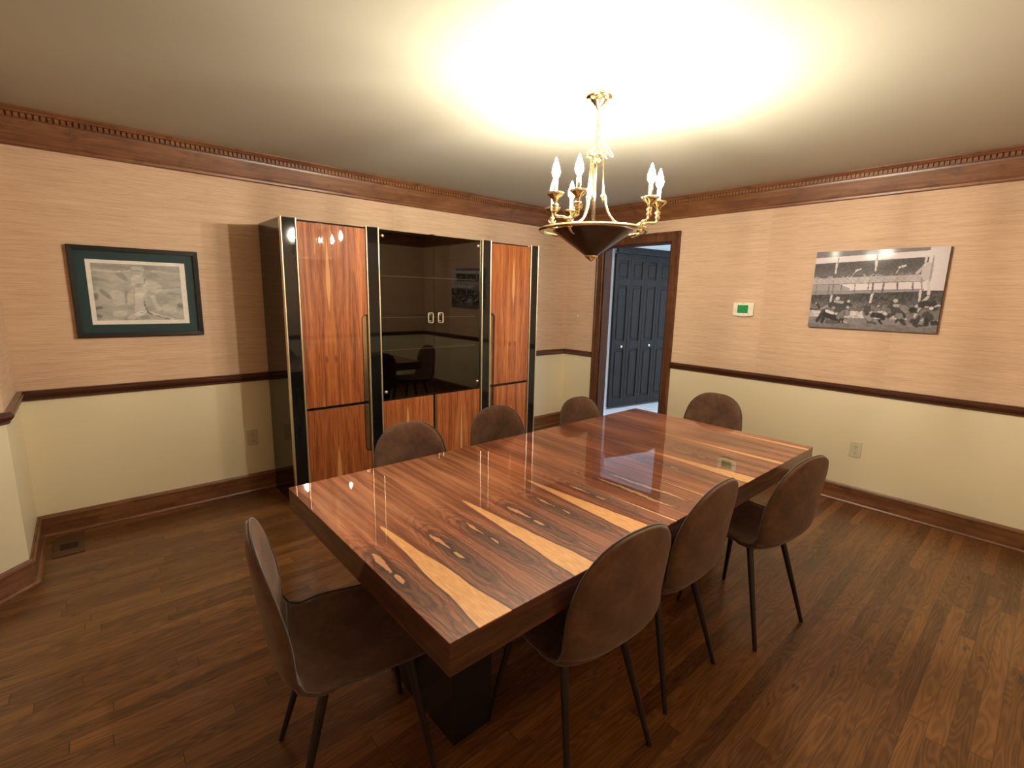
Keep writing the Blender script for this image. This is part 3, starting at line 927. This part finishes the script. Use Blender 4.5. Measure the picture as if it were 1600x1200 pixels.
for k in range(6):
    an = R(13 + 60*k); e = Vector((math.cos(an), math.sin(an), 0))
    tube(bm, spline([e*.016 + Vector((0, 0, 2.19)), e*.034 + Vector((0, 0, 2.200)), e*.046 + Vector((0, 0, 2.186)), e*.042 + Vector((0, 0, 2.172)), e*.050 + Vector((0, 0, 2.165))], 5), [.004]*10 + [.0045]*6 + [.002]*5, 6)
cl_(bm, 'crown_hub', m_brass())
bm = bmesh.new(); lathe(bm, [(0, 2.140), (.0085, 2.139), (.0085, 1.838), (0, 1.837)], n=20)
cl_(bm, 'stem', m_plain(.55, .5, .42, .15, 1.0))
bm = bmesh.new(); lathe(bm, [(.188, 1.836), (.194, 1.836), (.196, 1.831), (.190, 1.826), (.034, 1.716), (.028, 1.714), (.028, 1.720), (.180, 1.829)], n=64)
lathe(bm, [(0, 1.8335), (.182, 1.8335), (.182, 1.8295), (0, 1.8295)], n=64)
cl_(bm, 'cone_bowl', m_plain(.030, .016, .012, .28, 0.0, .4))
bm = bmesh.new(); lathe(bm, [(0, 1.716), (.032, 1.716), (.033, 1.710), (.006, 1.689), (0, 1.686)], n=32)
cl_(bm, 'bottom_finial', m_brass())
bm = bmesh.new()
prof = [(.254 + .0115*math.cos(2*PI*k/10), 1.832 + .0085*math.sin(2*PI*k/10)) for k in range(10)]
N = 72
for k in range(N):
    pass
lathe(bm, prof + [prof[0]], n=72); cl_(bm, 'ring', m_brass())
BP = [  # (bulb/candle polar radius, angle, lit)
    (.270, 180, 1), (.270, -155, 1), (.270, -70, 1), (.305, -48, 1), (.270, 66, 1), (.270, 92, 0)]
GA = [-167.5, -57, 79]
for gi, ga in enumerate(GA):
    e = Vector((math.cos(R(ga)), math.sin(R(ga)), 0)); s = Vector((-e.y, e.x, 0)); zz = lambda z: Vector((0, 0, z))
    # pair of slim hanging rods from the crown to a small finial
    for q in (-.006, .006):
        bm = bmesh.new(); tube(bm, [e*.034 + s*q + zz(2.172), e*.044 + s*q + zz(1.995)], .0026, 8); cl_(bm, 'rod', m_brass())
    bm = bmesh.new()
    lathe(bm, [(0, 2.012), (.006, 2.010), (.011, 2.000), (.012, 1.990), (.007, 1.982), (.009, 1.976), (.004, 1.968), (0, 1.962)], (e*.044).x, (e*.044).y, 14)
    cl_(bm, 'rod_finial', m_brass())
    # scrolling arm from the rod down to the ring, then out to the twin candle holders
    bm = bmesh.new()
    tube(bm, spline([e*.052 + zz(1.992), e*.058 + zz(1.950), e*.080 + zz(1.900), e*.125 + zz(1.862), e*.185 + zz(1.848), e*.250 + zz(1.845)], 7), .0055, 8)
    lathe(bm, [(0, 1.872), (.010, 1.868), (.018, 1.858), (.014, 1.848), (.020, 1.842), (.012, 1.832), (.016, 1.826), (0, 1.815)], (e*.225).x, (e*.225).y, 14)
    for (Rr, an, lit) in BP[2*gi:2*gi+2]:
        c3 = Vector((Rr*math.cos(R(an)), Rr*math.sin(R(an)), 0))
        m3 = (e*.225).lerp(c3, .5)
        tube(bm, spline([e*.225 + zz(1.852), m3 + zz(1.868) - e*.01, c3*.97 + zz(1.872), c3 + zz(1.895), c3 + zz(1.935)], 6), .0062, 8)
        for q in (-1, 1):   # leaf scrolls
            tube(bm, spline([c3 + zz(1.885), c3 + s*q*.016 + zz(1.893), c3 + s*q*.022 + zz(1.908)], 5), [.004]*8 + [.002]*3, 6)
        lathe(bm, [(0, 1.880), (.008, 1.884), (.014, 1.896), (.009, 1.906), (.016, 1.916), (.010, 1.924), (0, 1.926)], c3.x, c3.y, 14)
    # leaf under the ring below the arm
    tube(bm, spline([e*.225 + zz(1.840), e*.232 + zz(1.825), e*.205 + zz(1.805), e*.185 + zz(1.800)], 5), [.007]*10 + [.004]*6, 8)
    cl_(bm, 'arm', m_brass())
    for (Rr, an, lit) in BP[2*gi:2*gi+2]:
        x, y = Rr*math.cos(R(an)), Rr*math.sin(R(an))
        bm = bmesh.new()
        lathe(bm, [(0, 1.930), (.010, 1.930), (.012, 1.940), (.020, 1.947), (.034, 1.958), (.042, 1.969), (.0405, 1.970), (.032, 1.961), (.014, 1.954), (0, 1.953)], x, y, 24)
        cl_(bm, 'drip_cup', m_brass())
        bm = bmesh.new(); lathe(bm, [(0, 1.953), (.0095, 1.953), (.0095, 2.022), (.0075, 2.026), (0, 2.026)], x, y, 16)
        cd = cl_(bm, 'candle_sleeve', m_plain(.85, .78, .55, .35))
        bm = bmesh.new()
        lathe(bm, [(0, 2.026), (.0065, 2.027), (.009, 2.033), (.017, 2.046), (.0185, 2.058), (.0150, 2.077), (.008, 2.097), (.003, 2.112), (0, 2.118)], x, y, 16)
        bo = link('bulb', bm, m_bulb() if lit else m_plain(.85, .83, .75, .2), cd, smooth=True)

# ------------------------------------------------------------------ picture painting (numpy colour fields)
def paint_mesh(name, w, h, nx, ny, fn, m, parent, loc, rot):
    """flat grid in local x (right) / z (up) facing -y, colours by vertex"""
    u, v = np.meshgrid(np.linspace(0, 1, nx), np.linspace(0, 1, ny))
    co = np.stack([(u-.5)*w, np.zeros_like(u), (v-.5)*h], -1).reshape(-1, 3)
    idx = np.arange(nx*ny).reshape(ny, nx)
    fa = np.stack([idx[:-1, :-1], idx[:-1, 1:], idx[1:, 1:], idx[1:, :-1]], -1).reshape(-1, 4)
    me = bpy.data.meshes.new(name)
    me.from_pydata(co.tolist(), [], fa.tolist())
    c = fn(u, v); c = np.concatenate([c, np.ones(c.shape[:2] + (1,))], -1).reshape(-1).astype(np.float32)
    at = me.color_attributes.new('Col', 'FLOAT_COLOR', 'POINT'); at.data.foreach_set('color', c)
    me.materials.append(m)
    o = bpy.data.objects.new(name, me); COL.objects.link(o); o.location = loc; o.rotation_euler = rot; o.parent = parent
    return o
rng = np.random.default_rng(5)
def vnoise(u, v, sx, sy, seed=0, octaves=4):
    r = np.random.default_rng(seed); out = 0; amp = 1; tot = 0
    for _ in range(octaves):
        gx, gy = int(sx)+3, int(sy)+3; g = r.random((gy, gx))
        X_ = u*sx; Y_ = v*sy; i = np.clip(X_.astype(int), 0, gx-2); j = np.clip(Y_.astype(int), 0, gy-2)
        fx = X_-i; fy = Y_-j; fx = fx*fx*(3-2*fx); fy = fy*fy*(3-2*fy)
        out = out + amp*((g[j, i]*(1-fx) + g[j, i+1]*fx)*(1-fy) + (g[j+1, i]*(1-fx) + g[j+1, i+1]*fx)*fy)
        tot += amp; amp *= .55; sx *= 2; sy *= 2
    return out/tot
def sst(a, b, x): t_ = np.clip((x-a)/(b-a), 0, 1); return t_*t_*(3-2*t_)
def lin(c): c = np.asarray(c, float); return np.where(c <= .04045, c/12.92, ((c+.055)/1.055)**2.4)
def cap(u, v, a, b, r, asp):
    ax, ay = a; bx_, by = b; px, py = (u-ax)*asp, v-ay; dx, dy = (bx_-ax)*asp, by-ay
    t_ = np.clip((px*dx + py*dy)/(dx*dx+dy*dy+1e-9), 0, 1); return np.hypot(px-dx*t_, py-dy*t_) - r
DRW = [(0.454,0.937,0.551,0.929,0.0368,0.13), (0.49,0.861,0.514,0.862,0.0724,0.04), (0.48,0.704,0.513,0.705,0.1118,0.09), (0.406,0.676,0.413,0.792,0.0105,-0.12), (0.576,0.734,0.563,0.668,0.0158,-0.22), (0.475,0.626,0.533,0.641,0.0289,-0.12), (0.468,0.521,0.526,0.522,0.0789,0.1), (0.494,0.404,0.487,0.168,0.0947,0.11), (0.493,0.141,0.365,0.038,0.0474,0.12), (0.56,0.154,0.856,0.01,0.0211,0.14), (0.615,0.63,0.679,0.592,0.1118,0.1), (0.642,0.406,0.696,0.193,0.05,0.1), (0.392,0.455,0.382,0.299,0.0526,0.06), (0.249,0.452,0.258,0.35,0.1053,0.06), (0.212,0.118,0.298,0.117,0.0553,0.12), (0.798,0.192,0.859,0.192,0.0816,0.08), (0.083,0.526,0.167,0.4,0.0263,-0.14), (0.01,0.449,0.007,0.386,0.0316,-0.2), (0.018,0.221,0.064,0.228,0.0263,-0.18), (0.01,0.095,0.026,0.082,0.0316,-0.16), (0.288,0.826,0.362,0.739,0.0342,-0.12), (0.612,0.853,0.692,0.804,0.0526,-0.06), (0.96,0.273,0.985,0.26,0.0395,-0.18), (0.543,0.404,0.543,0.273,0.0092,-0.25), (0.543,0.273,0.572,0.147,0.0105,-0.3), (0.572,0.141,0.615,0.098,0.0132,-0.32), (0.655,0.08,0.717,0.056,0.0118,-0.28), (0.754,0.032,0.822,0.017,0.0105,-0.28), (0.489,0.141,0.509,0.133,0.0105,-0.25), (0.496,0.056,0.57,0.041,0.0289,-0.12), (0.72,0.58,0.98,0.607,0.0171,-0.08), (0.809,0.495,0.981,0.478,0.0132,-0.08), (0.015,0.888,0.29,0.858,0.0158,0.1), (0.291,0.871,0.419,0.89,0.0105,0.12), (0.566,0.897,0.833,0.89,0.0118,0.12), (0.348,0.532,0.335,0.324,0.0184,-0.08), (0.439,0.573,0.424,0.273,0.0118,-0.08), (0.602,0.432,0.671,0.193,0.0092,-0.1), (0.006,0.738,0.155,0.693,0.0263,-0.08), (0.317,0.039,0.414,0.037,0.0395,-0.05)]
def print_art(u, v):
    """pale grey pencil landscape with rounded clouds, a domed tower and a path"""
    A = 1.30
    g = .70 + .20*(vnoise(u, v, 5, 9, 1) - .5) + .10*(vnoise(u, v, 20, 44, 2, 3) - .5)
    g = g - .07*(v > .88) - .10*sst(.10, .0, u)*vnoise(u, v, 6, 12, 8)
    for x0, y0, x1, y1, r, dv in DRW:
        d = cap(u, v, (x0, y0), (x1, y1), r, A) + (vnoise(u, v, 24, 24, 6, 2) - .5)*.03
        soft = .008 + r*.25
        g = g + dv*sst(soft, -soft, d) - .035*np.exp(-((d - .004)/.010)**2)*(r > .03)
    g = np.clip(g + .03, .30, .92)
    return lin(np.stack([g, g*.99, g*.95], -1))
def crowd(u, v, seed, s=1.0):
    return vnoise(u, v, 90*s, 60*s, seed, 3)
FIG = [(0.185,0.841,0.182,0.726,0.0109,0.88), (0.192,0.916,0.191,0.85,0.0046,0.5), (0.175,0.443,0.174,0.334,0.0119,0.85), (0.179,0.561,0.178,0.443,0.01,0.55), (0.498,0.859,0.5,0.745,0.0109,0.9), (0.5,0.94,0.5,0.868,0.0064,0.55), (0.502,0.462,0.494,0.349,0.0128,0.88), (0.497,0.584,0.499,0.462,0.0091,0.45), (0.034,0.549,0.035,0.449,0.0055,0.5), (0.141,0.56,0.143,0.452,0.0055,0.5), (0.248,0.562,0.247,0.455,0.0055,0.5), (0.357,0.573,0.359,0.439,0.0055,0.5), (0.462,0.579,0.464,0.489,0.0055,0.5), (0.313,0.663,0.346,0.733,0.0055,0.78), (0.351,0.747,0.385,0.765,0.01,0.92), (0.09,0.239,-0.004,0.244,0.0109,0.35), (0.048,0.323,0.089,0.259,0.0109,0.25), (0.048,0.323,0.049,0.321,0.0073,0.8), (0.158,0.293,0.103,0.25,0.0182,0.62), (0.124,0.221,0.098,0.138,0.0182,0.25), (0.092,0.127,0.076,0.08,0.0128,0.18), (0.189,0.305,0.315,0.302,0.0346,0.28), (0.232,0.248,0.294,0.251,0.0365,0.32), (0.211,0.355,0.275,0.339,0.0182,0.7), (0.23,0.391,0.231,0.391,0.0237,0.82), (0.205,0.266,0.208,0.264,0.0219,0.6), (0.141,0.172,0.254,0.13,0.031,0.14), (0.131,0.13,0.122,0.079,0.0146,0.14), (0.168,0.082,0.245,0.079,0.0164,0.36), (0.15,0.223,0.207,0.196,0.0182,0.9), (0.297,0.212,0.265,0.15,0.0346,0.5), (0.32,0.243,0.324,0.194,0.0201,0.57), (0.308,0.316,0.339,0.303,0.0137,0.25), (0.323,0.278,0.324,0.278,0.0182,0.75), (0.323,0.355,0.324,0.356,0.0164,0.82), (0.279,0.131,0.27,0.081,0.0119,0.2), (0.295,0.123,0.299,0.073,0.0109,0.2), (0.323,0.13,0.362,0.108,0.0073,0.4), (0.307,0.094,0.333,0.081,0.0091,0.75), (0.438,0.284,0.471,0.305,0.0091,0.3), (0.474,0.204,0.509,0.14,0.0292,0.62), (0.479,0.281,0.483,0.243,0.0273,0.32), (0.485,0.315,0.486,0.315,0.0155,0.45), (0.479,0.203,0.48,0.203,0.0182,0.3), (0.501,0.1,0.555,0.086,0.0119,0.35), (0.54,0.19,0.585,0.202,0.0292,0.13), (0.553,0.2,0.566,0.187,0.0082,0.8), (0.561,0.305,0.562,0.305,0.0146,0.7), (0.577,0.588,0.576,0.47,0.0078,0.45), (0.678,0.589,0.683,0.512,0.0068,0.45), (0.787,0.59,0.792,0.505,0.0068,0.45), (0.871,0.777,0.871,0.666,0.0508,0.8), (0.848,0.787,0.801,0.699,0.0146,0.78), (0.851,0.897,0.848,0.787,0.0098,0.86), (0.899,0.896,0.897,0.591,0.0068,0.66), (0.84,0.647,0.855,0.506,0.0088,0.62), (0.847,0.496,0.851,0.363,0.0107,0.86), (0.895,0.591,0.908,0.422,0.0127,0.84), (0.651,0.695,0.676,0.772,0.0059,0.75), (0.676,0.772,0.677,0.774,0.0117,0.92), (0.697,0.788,0.711,0.792,0.0127,0.92), (0.829,0.294,0.906,0.422,0.0156,0.8), (0.85,0.257,0.891,0.346,0.0117,0.8), (0.6,0.231,0.626,0.212,0.0195,0.85), (0.57,0.229,0.594,0.235,0.0137,0.85), (0.567,0.188,0.613,0.161,0.0234,0.15), (0.585,0.128,0.604,0.089,0.0117,0.15), (0.716,0.208,0.743,0.171,0.0332,0.56), (0.719,0.149,0.71,0.113,0.0117,0.2), (0.746,0.141,0.774,0.094,0.0127,0.22), (0.759,0.221,0.765,0.182,0.0117,0.2), (0.69,0.236,0.648,0.173,0.0176,0.28), (0.687,0.266,0.751,0.27,0.0312,0.3), (0.66,0.304,0.661,0.302,0.0234,0.3), (0.683,0.315,0.742,0.309,0.0176,0.74), (0.683,0.375,0.685,0.373,0.0225,0.8), (0.749,0.29,0.802,0.224,0.0352,0.56), (0.792,0.204,0.821,0.147,0.0244,0.52), (0.827,0.138,0.861,0.082,0.0166,0.25), (0.818,0.264,0.819,0.264,0.0312,0.15), (0.833,0.255,0.843,0.237,0.0098,0.2), (0.876,0.335,0.941,0.339,0.0352,0.2), (0.894,0.259,0.868,0.18,0.0273,0.52), (0.868,0.18,0.856,0.13,0.0137,0.25), (0.959,0.216,1.002,0.219,0.0566,0.5), (0.915,0.213,0.941,0.176,0.0332,0.28), (0.921,0.155,0.924,0.097,0.0176,0.15), (0.968,0.121,1.001,0.123,0.0176,0.2), (0.962,0.292,0.967,0.297,0.0215,0.2), (0.941,0.291,0.942,0.291,0.0215,0.9), (0.9,0.308,0.917,0.309,0.0098,0.82), (0.965,0.316,0.988,0.327,0.0098,0.82), (0.883,0.084,0.928,0.088,0.0068,0.25)]
def photo_art(u, v):
    """old black and white football match in front of a packed two-tier stand"""
    A = 1.38*1.0; A = .77/.575
    g = np.full(u.shape, .55)
    top = .920 + .05*u
    wob = (vnoise(u, v, 50, 40, 41, 2) - .5)*.02
    g = np.where(v > top, .50 + .05*vnoise(u, v, 5, 8, 2), g)
    g = np.where((v < top) & (v > top - .075), .93, g)
    t1 = .650 + .045*u; t0 = .562 + .050*u
    up = (v <= top - .075) & (v > t1)
    g = np.where(up, .36 + .16*(crowd(u, v, 4)-.5) + .12*sst(.82, .66, v), g)
    g = np.where(up & (v < t1 + .022 + wob*2), .42 + 1.0*np.clip(crowd(u, v, 14, .5)-.42, 0, .5), g)
    tier = (v <= t1) & (v > t0)
    g = np.where(tier, .78 + .16*(vnoise(u, v, 34, 26, 5)-.5) - .08*(np.sin(u*130 + 3*np.sin(v*90)) > .6), g)
    g = np.where(tier & (v < t0 + .008), .50, g)
    c0 = .430 + .070*u
    und = (v <= t0) & (v > c0)
    g = np.where(und, np.where(u > .27 + .05*np.sin(v*40), .92, .68), g)
    g = np.where(und & (v < c0 + .055 - .03*u), .62, g)
    low = (v <= c0 + wob*.6) & (v > .225)
    g = np.where(low, .30 + .30*(crowd(u, v, 9, .7)-.5) + .20*sst(.42, .25, v), g)
    band = (v <= .232 + wob) & (v > .135)
    g = np.where(band, .84 + .5*(crowd(u, v, 11, .5)-.5), g)
    g = np.where(v <= .145 + wob*.5, .50 + .07*sst(.02, .12, v) + .16*(vnoise(u, v, 12, 34, 12)-.5), g)
    g = np.where((u > .868) & (v > .50), .90 - .3*(u-.868), g)
    for x0, y0, x1, y1, r, val in FIG:
        d = cap(u, v, (x0, y0), (x1, y1), r, A) + (vnoise(u, v, 60, 45, 31, 2) - .5)*.014
        if y0 < .46 and r > .012: g = g + (.18 - g)*.55*sst(.010, .0, d - .004)
        g = g + (val - g)*sst(.005, -.004, d)
    fig = sst(.46, .40, v)*.6
    g = g + fig*.20*(vnoise(u, v, 60, 44, 31, 3) - .5) + .05*(vnoise(u, v, 180, 110, 21, 2) - .5)
    g = np.clip(.5 + (g - .5)*1.12, .07, .96)*.88
    return lin(np.stack([g, g*.955, g*.975], -1))

# framed print on the left wall
fx0, fx1, fz0, fz1 = -.043, .608, 1.203, 1.751
pc = ((fx0+fx1)/2, YL, (fz0+fz1)/2)
fp = thing('framed_print', 'black framed pale grey pencil print with a dark teal mat on the left wall', 'picture', pc)
hw, hh = (fx1-fx0)/2, (fz1-fz0)/2; fw = .027
bm = bmesh.new()
def frame_ring(bm, hw, hh, fw, y0, y1, bev):
    O = [(-hw, -hh), (hw, -hh), (hw, hh), (-hw, hh)]; I = [(-hw+fw, -hh+fw), (hw-fw, -hh+fw), (hw-fw, hh-fw), (-hw+fw, hh-fw)]
    of = [bm.verts.new((x, y0+bev, z)) for x, z in O]; ob = [bm.verts.new((x, y1, z)) for x, z in O]
    mf = [bm.verts.new((x*(1-bev/hw), y0, z*(1-bev/hh))) for x, z in O]
    i_ = [bm.verts.new((x, y0+bev*.5, z)) for x, z in I]; ib = [bm.verts.new((x, y1, z)) for x, z in I]
    for k in range(4):
        j = (k+1) % 4
        for a_, b_ in ((ob, of), (of, mf), (mf, i_), (i_, ib), (ib, ob)): bm.faces.new((a_[k], a_[j], b_[j], b_[k]))
frame_ring(bm, hw, hh, fw, -.026, -.001, .004)
link('frame', bm, m_plain(.005, .008, .011, .35), fp)
bm = bmesh.new()
px0, px1, pz0, pz1 = .034-pc[0], .5315-pc[0], 1.281-pc[2], 1.672-pc[2]
link('mat_board', box(-hw+fw-.002, hw-fw+.002, -.0095, -.002, -hh+fw-.002, hh-fw+.002), m_plain(.010, .048, .055, .8), fp)
link('paper', box(px0, px1, -.0108, -.0098, pz0, pz1), m_plain(.88, .84, .78, .8), fp)
paint_mesh('drawing', .446, .345, 300, 230, print_art, m_pic(.8, 0.0), fp, ((px0+px1)/2 - .003, -.0112, (pz0+pz1)/2 + .002), (0, 0, 0))
link('glass', box(-hw+fw-.001, hw-fw+.001, -.0165, -.0150, -hh+fw-.001, hh-fw+.001), m_clear(.985), fp)
# canvas photograph on the right wall
cy0, cy1, cz0, cz1 = .561, 1.332, 1.325, 1.890
cc = (XR, (cy0+cy1)/2, (cz0+cz1)/2)
cv = thing('canvas_photograph', 'black and white canvas photograph of an old football game on the right wall', 'picture', cc)
link('canvas_body', box(-.030, -.001, -(cy1-cy0)/2, (cy1-cy0)/2, -(cz1-cz0)/2, (cz1-cz0)/2, .002), m_plain(.06, .032, .022, .6), cv)
paint_mesh('printed_face', cy1-cy0, cz1-cz0, 440, 320, photo_art, m_pic(.55, .06), cv, (-.0306, 0, 0), (0, 0, R(-90)))

# ------------------------------------------------------------------ small wall fittings
th = thing('thermostat', 'white wall thermostat with a green screen on the right wall', 'thermostat', (XR, 1.848, 1.440))
bm = bmesh.new()
poly = [(-.085, .058), (.085, .058), (.086, -.046)] + [(.086*math.cos(R(180*k/10)), -.046 - .013*math.sin(R(180*k/10))) for k in range(1, 10)] + [(-.086, -.046)]
prism(bm, poly, 'x', -.026, -.001)
bmesh.ops.recalc_face_normals(bm, faces=bm.faces[:])
bmesh.ops.bevel(bm, geom=[e for e in bm.edges if e.verts[0].co.x < -.025 and e.verts[1].co.x < -.025], offset=.004, segments=2, affect='EDGES')
link('housing', bm, m_plain(.86, .82, .68, .35), th)
link('screen', box(-.0275, -.0255, -.044, .047, -.030, .037, .001), m_lcd(), th)
link('logo_mark', box(-.0265, -.0255, -.012, .012, .050, .054), m_plain(.3, .28, .25, .5), th)
def outlet(loc, rotz, label, m):
    t = thing('wall_outlet', label, 'outlet', loc, rotz)
    link('cover_plate', box(-.037, .037, -.006, -.0005, -.060, .060, .0025, 2), m, t)
    for z in (.021, -.021):
        bm = bmesh.new()
        prism(bm, [(.0165*math.cos(q), z + .0135*math.sin(q)*1.05) for q in [2*PI*k/20 for k in range(20)]], 'y', -.0085, -.0055)
        r = link('receptacle', bm, m, t)
        bm = bmesh.new()
        for x in (-.0065, .0065): bx(bm, x-.0012, x+.0012, -.0090, -.0084, z-.001, z+.008)
        bx(bm, -.0025, .0025, -.0090, -.0084, z-.010, z-.006)
        link('slots', bm, m_plain(.03, .025, .02, .6), r)
    bm = bmesh.new(); bx(bm, -.003, .003, -.0072, -.0055, -.003, .003, .0008); link('screw', bm, m_plain(.5, .45, .35, .3, .8), t)
    return t
outlet((XR, .908, .423), R(90)*-1 + 0, 'cream wall outlet low on the right wall behind the chairs', m_plain(.66, .60, .44, .35))
outlet((.861, YL, .418), 0, 'cream wall outlet low on the left wall beside the tall cabinet', m_plain(.60, .54, .37, .4))
sw = thing('dimmer_switch', 'tan dimmer switch plate with a round knob left of the doorway', 'switch', (XR, 3.722, 1.290), R(-90))
link('cover_plate', box(-.037, .037, -.006, -.0005, -.060, .060, .0025, 2), m_plain(.62, .46, .30, .4), sw)
bm = bmesh.new(); lathe(bm, [(0, 0), (.017, 0), (.0165, .008), (.014, .016), (0, .0165)], n=24)
link('knob', bm, m_plain(.80, .70, .55, .3), sw, (0, -.006, .010), (R(90), 0, 0), smooth=True)
vt = thing('floor_vent', 'brown wooden floor vent in the left corner by the baseboard', 'vent', (-.205, 3.700, 0))
bm = bmesh.new()
for (a_, b_, c_, d_) in ((-.070, .070, -.150, -.075), (-.070, .070, .020, .150), (-.070, -.040, -.075, .020), (.040, .070, -.075, .020)): bx(bm, a_, b_, c_, d_, .0002, .006, .001)
link('vent_frame', bm, m_plain(.085, .040, .018, .4), vt)
link('vent_duct', box(-.040, .040, -.075, .020, .0003, .0012), m_plain(.012, .006, .004, .8), vt)
for k in range(7):
    bm = bmesh.new(); bx(bm, -.040, .040, -.071 + k*.0135, -.067 + k*.0135, .0013, .005, .0005); link('louver', bm, m_plain(.05, .022, .010, .5), vt)
